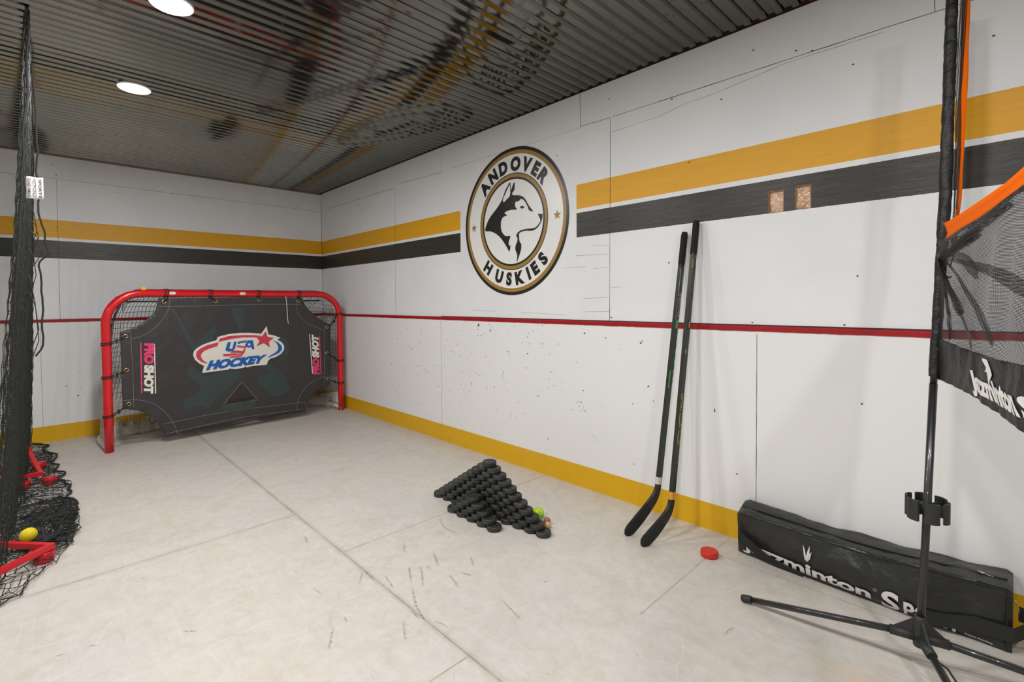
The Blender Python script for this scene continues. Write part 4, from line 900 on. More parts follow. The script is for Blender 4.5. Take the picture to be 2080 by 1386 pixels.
stick((-.034, -4.582, 1.551), (-.243, -4.554, .147), (-.418, -4.514, .010), 'right of two leaning hockey sticks, black with lime outlined letters and orange tape band', srgb(214, 146, 40),
      [('CCM', .86, 1.11, -.009, .013, LM, .0, True), ('TACKS', .24, .35, -.013, -.003, srgb(110, 122, 66), .0, True)], LM,
      [(.185, .232, -.014, -.010, LM), (.50, .53, -.001, .007, srgb(150, 165, 60)), (.64, .66, -.010, -.003, srgb(150, 165, 80)), (1.19, 1.195, 0, .005, GY)], False)

# ------------------------------------------------------------------ carrying bag
M_ny = mat('black_nylon', srgb(36, 37, 34), .34, bump=(7, .8, .03), var=(5, .15)); M_web = mat('black_webbing', srgb(30, 31, 29), .7, bump=(220, .7, .002)); M_pr = mat('silver_print', srgb(214, 210, 210), .4)
M_zip = mat('chrome_zip', srgb(200, 190, 160), .25, 1.0)
bag = thing('carrying_bag', (-.1, -5.27, 0), 'long black nylon bag with white lettering lying along the wall', 'bag')
BL_, BR_ = -4.832, -5.712
NB = 60
def bag_sec(t):
    """closed cross-section at t (0 left, 1 right): list of (x, z)"""
    sag_ = math.sin(PI*t); bul = .030*sag_**.8
    h = .190+.012*t+.004*math.sin(t*9) - .014*sag_; hb = .222-.006*t-.022*sag_
    xf = -.135-.040*t; xt = -.150-.018*t+.010*sag_
    pts = [(-.022, .002), (xf+.02, .002), (xf, .006), (xf-.006-bul*.6, .04), ((xf+xt)/2-bul, h*.5), (xt-bul*.35, h*.86), (xt, h), (xt+.012, h+.006), (-.085, (h+hb)/2+.006), (-.040, hb), (-.022, hb-.008), (-.016, hb*.6), (-.018, .05)]
    return pts
def bagP(t, j_or_v):
    pts = bag_sec(t); return pts
rows = []
for i in range(NB+1):
    t = i/NB; y = BL_+(BR_-BL_)*t
    sec = smooth_loop([Vector(p) for p in bag_sec(t)], 3); n_ = len(sec); row = []
    endk = min(1, min(t, 1-t)/.018); sh = .93+.07*math.sqrt(endk)
    cx = sum(p[0] for p in sec)/n_; cz = .1
    for j, p in enumerate(sec):
        x = cx+(p[0]-cx)*sh; z = cz+(p[1]-cz)*sh if p[1] > .02 else p[1]
        wr = .007*noise.noise(Vector((t*11, j*.22, 0)))+.005*noise.noise(Vector((t*7+j*.15, j*.5, 4)))
        amp = 1 if p[1] > .03 else 0
        row.append((min(-.0165, x+wr*amp), y, max(.001, z+wr*.8*amp)))
    row.append(row[0]); rows.append(row)
mb = MB(); mb.sheet(rows); mb.add(rows[0][:-1], [tuple(range(len(rows[0])-1))]); mb.add(rows[-1][:-1], [tuple(range(len(rows[0])-1))])
tag(mb.build('bag_body', M_ny, bag), 'black nylon body')
def front(t, v, off=.002):
    """point on the front face, v 0 bottom 1 top"""
    pts = [Vector(p) for p in bag_sec(t)]; pts = pts[2:7]; sm = smooth_loop(pts, 6, closed=False)
    k = max(0, min(.9999, v))*(len(sm)-1); i = int(k); p = sm[i].lerp(sm[i+1], k-i)
    return Vector((p[0]-off-.0035, BL_+(BR_-BL_)*t, p[1]))
def topP(t, v, off=.003):
    pts = [Vector(p) for p in bag_sec(t)][6:10]; sm = smooth_loop(pts, 6, closed=False)
    k = max(0, min(.9999, v))*(len(sm)-1); i = int(k); p = sm[i].lerp(sm[i+1], k-i)
    return Vector((p[0], BL_+(BR_-BL_)*t, p[1]+off))
mb = MB(); text_quad(mb, 'Jazzminton', [(.030, .10), (.575, .06), (.575, .40), (.030, .47)], lambda a, b: front(a, b, .0045), bold=.035, sub=.03, space=1.0)
text_quad(mb, 'S', [(.612, .05), (.672, .05), (.672, .45), (.612, .45)], lambda a, b: front(a, b, .0045), bold=.03, sub=.03)
text_quad(mb, 'PORT', [(.686, .04), (.862, .04), (.862, .36), (.686, .37)], lambda a, b: front(a, b, .0045), bold=.03, sub=.03)
text_quad(mb, 'Patent Pending', [(.872, .10), (.948, .09), (.948, .145), (.872, .155)], lambda a, b: front(a, b, .0045), bold=.02, sub=.03)
for a in range(12):
    th = 2*PI*a/12; 
mb.tube([front(.59+.006*math.cos(2*PI*k/12), .40+.022*math.sin(2*PI*k/12), .005) for k in range(12)], .0006, 4, closed=True)
# shuttlecock mark above the i
ic = (.333, .0)
poly(mb, [(.309, .70), (.319, .64), (.325, .56), (.330, .63), (.337, .71), (.339, .60), (.347, .64), (.343, .54), (.334, .49), (.322, .50), (.316, .57)], lambda a, b: front(a, b-.01, .0045))
for k in range(3): mb.tube([front(.3285+(.012-.002*k)*math.cos(2*PI*j/12), .55-.031*k+.016*math.sin(2*PI*j/12), .0055) for j in range(12)], .0005, 4, closed=True)
tag(mb.build('lettering', M_pr, bag), 'silver Jazzminton SPORT lettering')
# strap: from the left end down across the word, behind the bottom, and back up at the right
mb = MB()
def ribbon(mb, pts, wd, th=.0018):
    rows = []
    for p, wv in pts: 
        a = Vector(p)-Vector(wv)*wd/2; b = Vector(p)+Vector(wv)*wd/2; rows.append([a, b])
    mb.sheet(rows, smooth=False)
sp1 = []
for k in range(17):
    a = k/16; t = .008+.30*a; v = .50-.47*a-.05*math.sin(PI*a)
    p = front(t, max(.01, v), .0085); q = front(t, max(.0, v-.1), .0085); up = (p-q).normalized() if (p-q).length > 1e-5 else Vector((0,0,1))
    sp1.append((p, up))
ribbon(mb, sp1, .048); o = mb.build('shoulder_strap', M_web, bag); md = o.modifiers.new('s', 'SOLIDIFY'); md.thickness = .0018; tag(o, 'black webbing strap, left run'); mb = MB()
sp2 = []
for k in range(17):
    a = k/16; t = .72+.285*a; v = .06+.20*min(1, a*1.6)
    p = front(min(1, t), v+.12, .0085); up = Vector((0, 0, 1))
    if t > 1: p = p+Vector((0, -(t-1)*.88, 0))
    sp2.append((p, up))
for k in range(1, 12):
    a = k/11; th = a*PI; sp2.append((Vector((-.170+.055*(1-math.cos(th))/2*1.0, -5.725-.055*math.sin(th), .085+.03*a)), Vector((0, 0, 1))))
ribbon(mb, sp2, .050)
o = mb.build('shoulder_strap', M_web, bag); md = o.modifiers.new('s', 'SOLIDIFY'); md.thickness = .0018; tag(o, 'black webbing strap, right run with loose loop')
mb = MB(); mb.tube([topP(.01+.975*k/60, .55, .002) for k in range(61)], .0032, 6); tag(mb.build('zip', M_web, bag), 'black zip along the top')
mb = MB(); mb.tube([front(.008+.984*k/60, .965, .0005) for k in range(61)], .0026, 6); mb.tube([front(.985, .9-.88*k/10, .001) for k in range(11)], .0022, 6); mb.build('piping', M_web, bag)
for (p, d, lab) in ((topP(.905, .55, .006), Vector((0, -1, -.1)), 'chrome zip pull on top'), (Vector((-.135, -5.718, .165)), Vector((-.1, -.25, -1)), 'chrome zip pull at the right end')):
    d.normalize(); mb = MB(); s = d.cross(Vector((1, 0, 0))).normalized() if abs(d.x) < .9 else Vector((0, 1, 0)); s2 = Vector((1, 0, 0)) if abs(d.z) < .5 else Vector((1, 0, 0))
    mb.tube([p+d*(.008+.010*math.cos(a))+s2*.004*math.sin(a) for a in [2*PI*k/12 for k in range(12)]], .0014, 6, closed=True)
    mb.tube([p+d*(.028+.012*math.cos(a))+s2*.0035*math.sin(a) for a in [2*PI*k/12 for k in range(12)]], .0016, 6, closed=True)
    tag(mb.build('zip_pull', M_zip, bag), lab)

# ------------------------------------------------------------------ badminton net and stand
M_pole = mat('black_enamel_tube', srgb(36, 37, 36), .3, coat=.3); M_pp = mat('black_moulded_plastic', srgb(40, 41, 40), .55)
HUB = Vector(POLE[0])
def stand(O, label, top=2.2, lean=None):
    t = thing('net_stand', (O.x, O.y, 0), label, 'net stand', 'badminton net stands')
    pth = [Vector(p)-Vector(POLE[0])+O for p in POLE]
    d = pth[-1]-pth[-2]
    mb = MB(); mb.tube([pth[0]+Vector((0,0,-.01))]+pth[1:3], .0105, 14); mb.build('lower_pole', M_pole, t)
    mb = MB(); mb.tube(pth[2:6], .0092, 14); mb.build('upper_pole', M_pole, t)
    mb = MB(); M = Matrix.Translation(O); mb.lathe([(.0155, -.035), (.0165, -.03), (.0165, .045), (.0145, .05), (.0145, .058)], 20, M)
    for tip in TIPS:
        q = Vector(tip)-Vector(POLE[0])+O; q.z = tip[2]; dd = (q-O).normalized()
        mb.tube([O+dd*.01+Vector((0,0,-.006)), O+dd*.075], .0145, 12)
        wv = Vector((dd.x, dd.y, 0)).normalized(); sd_ = Vector((-wv.y, wv.x, 0))*.003
        a, b, c_ = O+wv*.012+Vector((0,0,.05)), O+dd*.075+Vector((0,0,.008)), O+wv*.012+Vector((0,0,-.02))
        mb.add([a-sd_, b-sd_, c_-sd_, a+sd_, b+sd_, c_+sd_], [(0,1,2), (5,4,3), (0,3,4,1), (1,4,5,2), (2,5,3,0)])
    tag(mb.build('hub', M_pp, t), 'black plastic hub')
    for tip in TIPS:
        q = Vector(tip)-Vector(POLE[0])+O; q.z = tip[2]; dd = (q-O).normalized()
        mb = MB(); mb.tube([O+dd*.03, q], .0105, 12); lg = mb.build('leg', M_pole, t)
        mb = MB(); mb.tube([q-dd*.035, q-dd*.033, q-dd*.002, q+dd*.002], [.011, .0135, .0135, .011], 12); mb.build('end_cap', M_pp, lg)
    # clip block with four open cradles
    cp = pth[1].lerp(pth[2], .351); mb = MB(); M = Matrix.Translation(cp)
    mb.lathe([(.0125, -.012), (.021, -.011), (.021, .012), (.016, .016), (.0125, .018)], 20, M)
    for a in (20, 80, 140, 200, 260, 320):
        R_ = Matrix.Translation(cp) @ Matrix.Rotation(math.radians(a), 4, 'Z')
        mb.box((.030, 0, 0), (.030, .006, .034), R_)
        for k in range(8):
            a1, a2 = .0185*(k/4-1), .0185*((k+1)/4-1); r1, r2 = .055-.006*(k/4-1)**2, .055-.006*((k+1)/4-1)**2
            mb.add([R_ @ Vector(p) for p in ((r1, a1, -.031), (r2, a2, -.031), (r2, a2, .031), (r1, a1, .031), (r1-.006, a1, -.031), (r2-.006, a2, -.031), (r2-.006, a2, .031), (r1-.006, a1, .031))],
                   [(0,1,2,3), (7,6,5,4), (0,4,5,1), (2,6,7,3), (0,3,7,4), (1,5,6,2)])
    tag(mb.build('racket_clip', M_pp, t), 'black clip block on the pole')
    return t
TIPS = [(-.503, -4.986, .0135), (-.262, -5.985, .0135), (-.955, -5.755, .0135)]
stand(HUB, 'black tripod stand whose upright pole holds the badminton net in front of the bag')
BO = Vector(BNET['o']); BDv = Vector(BNET['d']); BN = Vector((-BDv.y, BDv.x, 0))
S_END = 1.55
HUB2 = BO+BDv*(S_END+.03); HUB2.z = HUB.z
bn = thing('badminton_net', (BO.x, BO.y, 0), 'black mesh badminton net with orange top tape and white lettered bottom band', 'net')
CS = 1 if BN.dot(Vector((-2.42, -5.69, 1.165))-BO) > 0 else -1
def interp(L, s):
    if s <= L[0][0]: return L[0][1]
    for a, b in zip(L, L[1:]):
        if s <= b[0]: return a[1]+(b[1]-a[1])*(s-a[0])/(b[0]-a[0])
    return L[-1][1]
topA = N_TOPA+[[.80, 1.47], [1.1, 1.50], [S_END, 1.52]]; topB = N_TOPB+[[.80, 1.432], [1.1, 1.462], [S_END, 1.482]]
bT = N_BT+[[.9, 1.02], [1.2, 1.03], [S_END, 1.04]]; bB = N_BB+[[.9, .88], [1.2, .90], [S_END, .915]]
def np_(s, z, off=0):
    w_ = .003*noise.noise(Vector((s*7, z*3, 0)))
    k = min(1, max(0, s-.03)/.12)
    return BO+BDv*s+Vector((0, 0, z-BO.z))+BN*(w_*k+off)
def mesh_material():
    m = bpy.data.materials.new('fine_black_mesh'); m.use_nodes = True; g = NG(m); b = g.N['Principled BSDF']
    b.inputs['Base Color'].default_value = srgb(24, 25, 23); b.inputs['Roughness'].default_value = .6
    uv = g.N.new('ShaderNodeUVMap').outputs[0]; sp = g.N.new('ShaderNodeSeparateXYZ'); g.L.new(uv, sp.inputs[0])
    u = g.m('SINE', g.m('MULTIPLY', sp.outputs[0], 1700.0)); v = g.m('SINE', g.m('MULTIPLY', sp.outputs[1], 1700.0))
    h = g.m('GREATER_THAN', g.m('MULTIPLY', u, v), .12); h2 = h
    mix = g.N.new('ShaderNodeMixShader'); tr = g.N.new('ShaderNodeBsdfTransparent')
    hole = g.m('GREATER_THAN', g.m('ADD', u, v), .5)
    g.L.new(hole, mix.inputs[0]); g.L.new(b.outputs[0], mix.inputs[1]); g.L.new(tr.outputs[0], mix.inputs[2]); g.L.new(mix.outputs[0], g.N['Material Output'].inputs[0])
    return m
M_mesh = mesh_material()
def uv_sheet(name, rows, uvs, m, parent, smooth=True):
    mb = MB(); mb.sheet(rows, smooth); o = mb.build(name, m, parent); me = o.data; ul = me.uv_layers.new(name='UVMap')
    flat = [q for r in uvs for q in r]
    for lp in me.loops: ul.data[lp.index].uv = flat[lp.vertex_index]
    return o
rows = []; uvs = []
NS = 150
for i in range(NS+1):
    s = .012+(S_END-.012)*i/NS; zt = interp(topB, s)+.004; zb = interp(bT, s)-.004; r = []; q = []
    for j in range(25):
        z = zb+(zt-zb)*j/24; fold = (.016*noise.noise(Vector((s*9-z*3, z*2.5, 4)))+.005*math.sin(s*52+2.6*math.sin(z*7))*(.5+noise.noise(Vector((s*4, z*3, 1)))))*math.sin(PI*j/24)
        r.append(np_(s, z, fold*min(1, s/.1))); q.append((s*1.25+.02*math.sin(z*9), z*1.15+.015*math.sin(s*11)))
    rows.append(r); uvs.append(q)
uv_sheet('net_mesh', rows, uvs, M_mesh, bn)
# folds of the same mesh gathered at the tie on the pole
FO = [((.2394, 1.1189), .026, 2, -.2), ((.40, 1.055), .018, 1, .3), ((.335, 1.2191), .030, 1, .5), ((.30, 1.3226), .034, 2, .2), ((.52, 1.365), .022, 2, .1), ((.62, 1.16), .030, 1, .3), ((.1393, 1.046), .018, 1, .2), ((.25, 1.32), .03, 2, .1)]
for q_, ((s1, z1), wd_, nl, bow) in enumerate(FO):
    for l_ in range(nl):
        rows = []; uvs = []; a0 = Vector((.0375, 1.2793)); a1 = Vector((s1, z1)); dr = (a1-a0); nr = Vector((-dr.y, dr.x)).normalized()
        for i in range(31):
            k = i/30; c_ = a0.lerp(a1, k)+nr*bow*.06*math.sin(PI*k)+nr*.004*l_; wv = .006+wd_*min(1, k*1.3)*(1 if k < .8 else 1-(k-.8)*2.5); r = []; q = []
            for j in range(6):
                p = c_+nr*wv*(j/5-.5)*(1-.15*l_); r.append(np_(p[0], p[1], .005*(l_+1)*(1 if q_ % 2 else -1)+.003*math.sin(j*2+k*5))); q.append((p[0]*1.9+l_*.0013+k*.01, p[1]*(1.2+.3*l_)+j*.003))
            rows.append(r); uvs.append(q)
        tag(uv_sheet('net_fold', rows, uvs, M_mesh, bn), 'gathered fold of mesh running from the tie')
mb = MB(); a0 = Vector((.028, 1.300)); pts = [(.028, 1.300), (.0375, 1.2793), (.10, 1.225), (.17, 1.165), (.2394, 1.1189), (.285, 1.075), (.31, 1.035)]; pts = smooth_loop(pts, 5, closed=False); rr_ = []
for i, p in enumerate(pts):
    d_ = Vector(pts[min(i+1, len(pts)-1)])-Vector(pts[max(0, i-1)]); n2 = Vector((-d_.y, d_.x)).normalized(); w2 = .010*(1-.4*i/len(pts)); rr_.append([np_(p[0]+n2.x*w2*t, p[1]+n2.y*w2*t, .008*CS) for t in (-1, 0, 1)])
M_bb = mat('black_band_cloth', srgb(25, 25, 23), .5, bump=(26, .9, .012))
mb.sheet(rr_); tag(mb.build('inner_strap', M_bb, bn), 'dark strap slanting down across the mesh')
mb = MB(); mb.sheet([[np_(s_, interp(topB, s_)-.014*t*(.8+.4*noise.noise(Vector((s_*20, 0, 0)))), .004*CS) for t in (0, 1)] for s_ in [.075+(S_END-.075)*i/90 for i in range(91)]]); tag(mb.build('top_binding', M_bb, bn), 'black binding under the orange tape')
M_or = mat('orange_tape', (1.0, .165, .0), .75, spec=.15)
mb = MB(); rows = [[np_(s, interp(topB, s)+(interp(topA, s)-interp(topB, s))*j/3, .004*math.sin(j*1.5)-.002) for j in range(4)] for s in [.078+(S_END-.078)*i/110 for i in range(111)]]
mb.sheet(rows); o = mb.build('top_tape', M_or, bn); md = o.modifiers.new('s', 'SOLIDIFY'); md.thickness = .002; tag(o, 'bright orange top tape')
def bandp(s, f_, off=0):
    zt, zb = interp(bT, s), interp(bB, s); z = zb+(zt-zb)*f_
    return np_(s, z, .006*noise.noise(Vector((s*26, f_*1.3, 2)))*min(1, s/.05)+off)
mb = MB(); mb.sheet([[bandp(.004+(S_END-.004)*i/220, j/5) for j in range(6)] for i in range(221)]); o = mb.build('bottom_band', M_bb, bn); md = o.modifiers.new('s', 'SOLIDIFY'); md.thickness = .002; md.offset = 0; tag(o, 'black cloth band along the bottom edge')
def band_uv(s, z):
    zt, zb = interp(bT, s), interp(bB, s); return bandp(s, (z-zb)/(zt-zb), .0035*CS)
mb = MB(); text_quad(mb, 'Jazzminton', [(a+.018, b) for a, b in N_TXT], band_uv, bold=.05, sub=.012); text_quad(mb, 'SPORT', [N_S[0], (N_S[0][0]+.36, N_S[0][1]-.0), (N_S[3][0]+.36, N_S[3][1]), N_S[3]], band_uv, bold=.04, sub=.012)
poly(mb, [tuple(p) for p in smooth_loop(N_SH, 3)], band_uv)
tag(mb.build('lettering', mat('white_print_net', srgb(226, 224, 220), .5), bn), 'white Jazzminton SPORT lettering')
# sleeve around the pole, lumpy cloth
def pole_at(z):
    for a, b in zip(POLE, POLE[1:]):
        if z <= b[2]: k = (z-a[2])/(b[2]-a[2]); return Vector(a).lerp(Vector(b), k)
    return Vector(POLE[-1])
def sleeve(parent, z0, z1, r0, r1, seed, n=60):
    rows = []
    for i in range(n+1):
        z = z0+(z1-z0)*i/n; c = pole_at(z); row = []; rr = r0+(r1-r0)*i/n
        for k in range(16):
            a = 2*PI*k/16; r = rr*(1+.16*noise.noise(Vector((z*16, math.cos(a)*1.2, math.sin(a)*1.2+seed)))+.10*noise.noise(Vector((z*45, math.cos(a)*2, seed))))
            row.append(c+Vector((math.cos(a)*r, math.sin(a)*r, .006*math.sin(a+z*20))))
        row.append(row[0]); rows.append(row)
    mb = MB(); mb.sheet(rows); return mb.build('pole_sleeve', M_bb, parent)
sleeve(bn, .918, 1.335, .0135, .0140, 1)['label'] = 'lower black cloth sleeve on the pole'; sleeve(bn, 1.325, 2.195, .0155, .0150, 5, 110)['label'] = 'upper black cloth sleeve on the pole'
# gathered upper half of the net hugging the pole: narrow mesh strip and orange tape hanging beside it
def side(z, off, dep=0):
    c = pole_at(z); return c+Vector((.716, -.698, 0))*off+Vector((-.698, -.716, 0))*dep
rows = []; uvs = []
for i in range(91):
    z = 1.33+.87*i/90; w1 = .030+.006*noise.noise(Vector((z*7, 0, 0))); rows.append([side(z, .014+(w1-.014)*j/5, .012+.006*math.sin(j*1.7+z*9)) for j in range(6)]); uvs.append([(j*.006, z) for j in range(6)])
uv_sheet('gathered_mesh', rows, uvs, M_mesh, bn)
mb = MB(); rows = []
for i in range(91):
    z = 1.318+.882*i/90; k = i/90; b0 = .021+.005*min(1, k*6)+.003*noise.noise(Vector((z*5, 2, 0))); ww = .017+.003*k+.002*noise.noise(Vector((z*8, 7, 0)))
    if k < .03: ww *= .6
    rows.append([side(z, b0+ww*j/3, .010+.004*math.sin(j+z*6)) for j in range(4)])
mb.sheet(rows); o = mb.build('side_tape', M_or, bn); md = o.modifiers.new('s', 'SOLIDIFY'); md.thickness = .002; tag(o, 'orange tape hanging beside the pole')
# join of the two tapes
mb = MB(); a, b, c_, d_ = side(1.322, .016, .012), side(1.372, .036, .012), np_(.11, interp(topA, .11), .003*CS), np_(.10, interp(topB, .1), .003*CS)
mb = MB(); mb.tube([side(1.33, .04, .02), side(1.35, .03, .03), side(1.30, .012, .03), side(1.26, .004, .028)], .002, 6); mb.tube([side(1.235, -.032, .02), side(1.235, -.018, .03), side(1.225, .0, .032), side(1.23, .016, .02)], .0022, 6)
tag(mb.build('tie_string', M_cord, bn), 'black tie strings at the pole')
mb = MB(); mb.sphere(side(.945, .010, .019), .0055, 12, (1, 1, 1.6)); mb.sphere(side(1.305, .016, .026), .0055, 12); tag(mb.build('snap', mat('pale_plastic_snap', srgb(190, 188, 176), .3), bn), 'pale plastic snap')
# second stand at the far end of the net, out of the picture
o2 = HUB2
POLE_ = POLE
stand(Vector((o2.x, o2.y, HUB.z)), 'black tripod stand at the other end of the badminton net, outside the picture')
mb = MB(); mb.tube([Vector((-.535, -5.535, .095)), Vector((-.560, -5.580, .09)), Vector((-.59, -5.62, .05)), Vector((-.62, -5.66, .012)), Vector((-.66, -5.75, .004)), Vector((-.75, -5.82, .004))], .0028, 8)
tag(mb.build('cable', M_cord), 'thin black cord trailing from the tripod hub onto the floor', 'cord')

# ------------------------------------------------------------------ red training frames under the netting
M_tr = mat('red_powder_coat', srgb(206, 22, 34), .35, var=(12, .12)); M_trp = mat('red_plastic_foot', srgb(178, 12, 24), .35)
def trainer(P, label, extra=(), fo=.026):
    P = [Vector(p) for p in P]; t = thing('training_frame', (P[0].x, P[0].y, 0), label, 'training aid', 'red training frames')
    for e_, (q0, q1) in enumerate(zip(P, P[1:]+P[:1])):
        q0 = q0+Vector((0, 0, .0007*e_)); q1 = q1+Vector((0, 0, .0007*e_)); d = (q1-q0).normalized(); s = Vector((-d.y, d.x, 0)).normalized(); mb = MB(); up = d.cross(s)*-1
        if up.z < 0: up = -up
        A = q0-d*.008; B = q1+d*.008; w_, h_ = .011, .012
        mb.add([A-s*w_-up*h_, A+s*w_-up*h_, A+s*w_+up*h_, A-s*w_+up*h_, B-s*w_-up*h_, B+s*w_-up*h_, B+s*w_+up*h_, B-s*w_+up*h_],
               [(0,1,2,3), (7,6,5,4), (0,4,5,1), (1,5,6,2), (2,6,7,3), (3,7,4,0)])
        mb.build('bar', M_tr, t)
    cen = (P[0]+P[1]+P[2])/3
    for q in [p+(cen-p).normalized()*(fo if i_ == 0 else .026) for i_, p in enumerate(P)]+[Vector(e) for e in extra]:
        mb = MB(); M = Matrix.Translation((q.x, q.y, max(0, q.z-.060))); mb.lathe([(.036, .001), (.038, .004), (.038, .041), (.036, .045), (.012, .0455)], 28, M); mb.build('foot', M_trp, t)
    return t
trainer([(-2.402, -2.650, .062), (-2.90, -2.08, .062), (-2.98, -3.17, .062)], 'red triangular training frame at the near edge of the netting, by the yellow ball')
trainer([(-2.432, -1.290, .062), (-2.508, -.80, .165), (-2.66, -1.30, .062)], 'red training frame behind the hanging netting, nearer the back wall', extra=[(-2.515, -1.36, .062), (-2.44, -.95, .075)], fo=-.075)

# ------------------------------------------------------------------ black netting: curtain hung from the ceiling and its pile on the floor
M_bn = mat('black_twine', srgb(36, 40, 36), .7); M_bn2 = mat('black_rope', srgb(40, 38, 35), .8)
curt = thing('netting_curtain', (-2.45, -1.6, CEIL), 'black twine netting curtain hanging from ceiling to floor at the left', 'netting')
random.seed(11)
def cx(y, z):
    near = max(0, min(1, (-y-.6)/2.1)); k = max(0, 1-z/2.43)
    return -2.437-(.080+.065*near**1.5)*k**1.2+.010*(1-k)
NY, NZ = 190, 54
G_ = []
for j in range(NZ+1):
    z = 2.425-(2.425-.012)*j/NZ; row = []
    k = j/NZ
    for i in range(NY+1):
        y = -2.72+(2.72-.25)*i/NY-.04*k*(1-i/NY)
        am = (.008+.017*k)
        x = cx(y, z)+am*math.sin(i*1.15+.6*math.sin(z*3))+am*.8*noise.noise(Vector((i*.5, z*1.7, 0)))
        if j % 2: x += .004
        zz = z+.018*noise.noise(Vector((i*.9, z*4, 4)))*(1 if 0 < j < NZ else 0); row.append((x, y+.008*noise.noise(Vector((i, z*5, 9))), zz))
    G_.append(row)
mb = MB()
for j in range(NZ+1):
    if j % 1 == 0: mb.tube(G_[j], .0014, 3, cap=False)
for i in range(NY+1): mb.tube([G_[j][i] for j in range(NZ+1)], .0016, 3, cap=False)
tag(mb.build('net', M_bn, curt), 'gathered black twine mesh')
# edge rope of the near end with loose loops
mb = MB(); L = []
for k in range(120):
    z = 2.42-2.40*k/119; y = -2.73; dx = .0
    dx = .012+.010*noise.noise(Vector((z*6, 0, 3)))
    L.append((cx(-2.72, z)+dx-.004, y, z))
mb.tube(L, .0045, 6); tag(mb.build('edge_rope', M_bn2, curt), 'near edge rope')
def ux(px, y):  # x on the vertical plane y from a horizontal offset right of the curtain
    return cx(y, 1.6)+px
mb = MB()
zs_ = [2.25, 2.1, 1.95, 1.85, 1.76, 1.70, 1.62, 1.56, 1.50, 1.45, 1.40, 1.36, 1.30, 1.22, 1.15, 1.08, 1.0, .97, .93]
dx_ = [.012, .022, .026, .030, .026, .034, .030, .036, .050, .056, .064, .034, .036, .040, .043, .040, .043, .040, .018]
rope = [(-2.425+d-.10*(1-z/2.43)*.42, -2.60, z) for z, d in zip(zs_, dx_)]
rp = smooth_loop(rope, 5, closed=False); rp = [p+Vector((.004*noise.noise(p*25), 0, 0)) for p in rp]
mb.tube(rp, .0042, 6)
for z1, z2, x1, x2 in ((1.55, 1.47, .012, .04), (1.50, 1.40, .015, .05), (1.62, 1.50, .01, .034), (1.42, 1.30, .01, .03), (1.30, 1.0, .01, .034), (1.22, 1.05, .012, .036), (2.0, 1.8, .008, .026)):
    c0 = -2.435-.10*(1-z1/2.43)*.42; mb.tube([(c0+x1, -2.6, z1), (c0+(x1+x2)/2+.004, -2.6, (z1+z2)/2+.02), (c0+x2, -2.6, z2), (c0+x1+.006, -2.6, z2-.06)], .0016, 4)
tag(mb.build('loose_edge', M_bn2, curt), 'loose corded edge with open loops')
# white tag with small print
t0 = Vector((-2.440, -2.60, 1.735)); mb = MB()
rows = [[Vector((-2.448+.058*i/6, -2.615-.010*math.sin(i*1.1), 1.738-.098*j/6+.004*i/6)) for j in range(7)] for i in range(7)]
mb.sheet(rows); o = mb.build('label_tag', mat('white_paper_tag', srgb(232, 230, 228), .5), curt); md = o.modifiers.new('s', 'SOLIDIFY'); md.thickness = .0008; tag(o, 'white printed tag tied into the net')
mb = MB()
for kk, s in enumerate(('DO NOT REMOVE', 'NETWORLD', 'SPORTS')):
    xx = -2.440+.017*kk; text_quad(mb, s, [(xx, 1.730), (xx, 1.648), (xx+.010, 1.648), (xx+.010, 1.730)], lambda a, b: Vector((a, -2.6285, b)), bold=.02)
tag(mb.build('tag_print', mat('dark_red_print', srgb(70, 30, 34), .5), o), 'dark printing on the tag')
# ceiling rail cord
mb = MB(); mb.tube([(-2.425, -2.76+.02*k, 2.428) for k in range(128)], .006, 6); tag(mb.build('hanging_cord', M_bn2, curt), 'cord the netting hangs from')

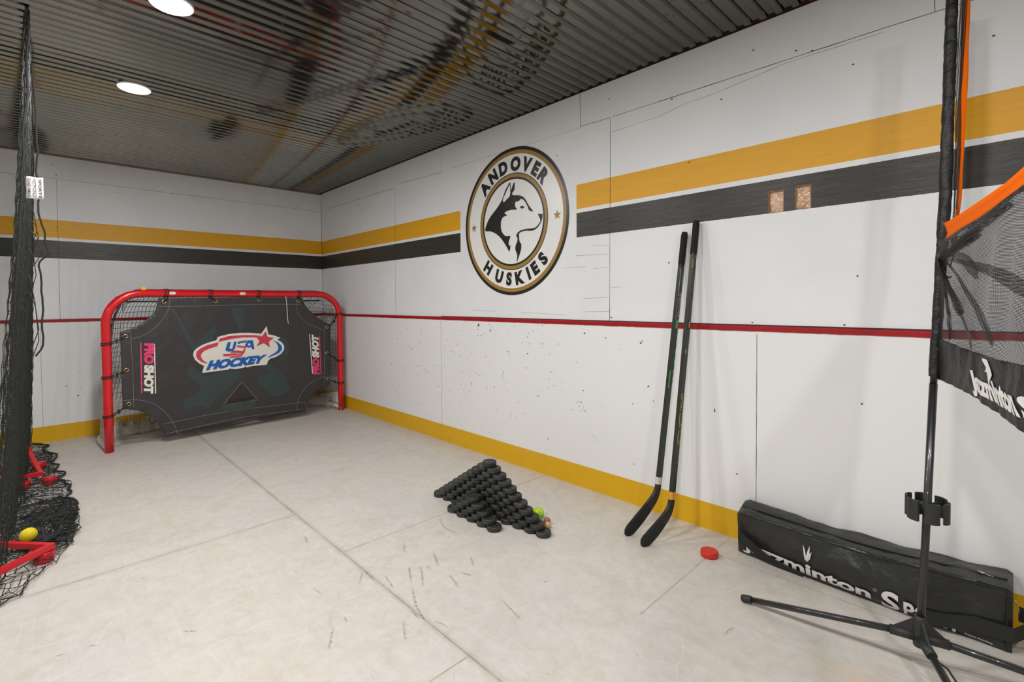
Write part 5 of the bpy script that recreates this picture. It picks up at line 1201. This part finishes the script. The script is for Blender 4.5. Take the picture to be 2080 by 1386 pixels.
pile = thing('netting_pile', (-2.42, -1.6, 0), 'loose black netting crumpled on the floor at the foot of the curtain', 'netting')
def edge_x(y):
    L = [(-3.05, -2.60), (-2.90, -2.50), (-2.78, -2.44), (-2.70, -2.40), (-2.55, -2.315), (-2.40, -2.30), (-2.2, -2.30), (-2.05, -2.285), (-1.9, -2.28), (-1.75, -2.33), (-1.55, -2.30), (-1.35, -2.33), (-1.1, -2.34), (-.8, -2.37), (-.6, -2.34), (-.4, -2.41), (-.2, -2.40), (-.05, -2.47)]
    return interp([[a, b] for a, b in L], y)
def pile_net(seed, NI, NJ, x_in, frac, zmul, rad, y0=-3.0, y1=-.06):
    G2 = []
    for i in range(NI+1):
        y = y0+(y1-y0)*i/NI; row = []; ex = edge_x(y)
        ex = x_in+(ex-x_in)*frac
        for j in range(NJ+1):
            k = j/NJ; x = x_in+(ex-x_in)*k
            nv = noise.noise_vector(Vector((x*9+seed, y*5, seed)))*.065+noise.noise_vector(Vector((x*25, y*22+seed, 0)))*.034
            hz = .012+zmul*(.5+.5*noise.noise(Vector((x*11, y*6, seed+3))))*math.sin(PI*min(1, .12+k*.82))
            xx = x+nv.x*(.5 if k > .95 else 1); 
            z = max(.003, hz+nv.z*.35)
            bd_ = math.hypot(xx+2.479, y+nv.y-2.368*-1)
            if bd_ < .11: z = min(z, .008)
            row.append((max(-2.75, min(xx, edge_x(y)+.015)), min(-.045, y+nv.y*1.3*min(1, (-y)/.3)), z))
        G2.append(row)
    mb = MB(); netmesh(mb, G2, rad); return mb
tag(pile_net(1, 64, 9, -2.60, 1.0, .022, .0017).build('net_layer', M_bn, pile), 'lowest flat layer of netting')
tag(pile_net(5, 70, 10, -2.58, .90, .040, .0019, -2.62, -.5).build('net_layer', M_bn, pile), 'middle crumpled layer of netting')
tag(pile_net(9, 70, 9, -2.52, .93, .060, .0021, -2.56, -1.80).build('net_layer', M_bn, pile), 'dense heap of netting')
tag(pile_net(14, 60, 9, -2.47, .88, .065, .0022, -2.50, -1.95).build('net_layer', M_bn, pile), 'dense heap of netting on top')
mb = MB(); L = [(edge_x(y)+.008*noise.noise(Vector((y*15, 0, 0)))+.045*noise.noise(Vector((y*8, 5, 0))), y, .012+.012*abs(noise.noise(Vector((y*9, 1, 1))))) for y in [-1.9+1.84*k/90 for k in range(91)]]
mb.tube(L, .0062, 6); tag(mb.build('border_rope', M_bn2, pile), 'thick border of the netting')
print('OBJECTS BUILT', len(bpy.data.objects))
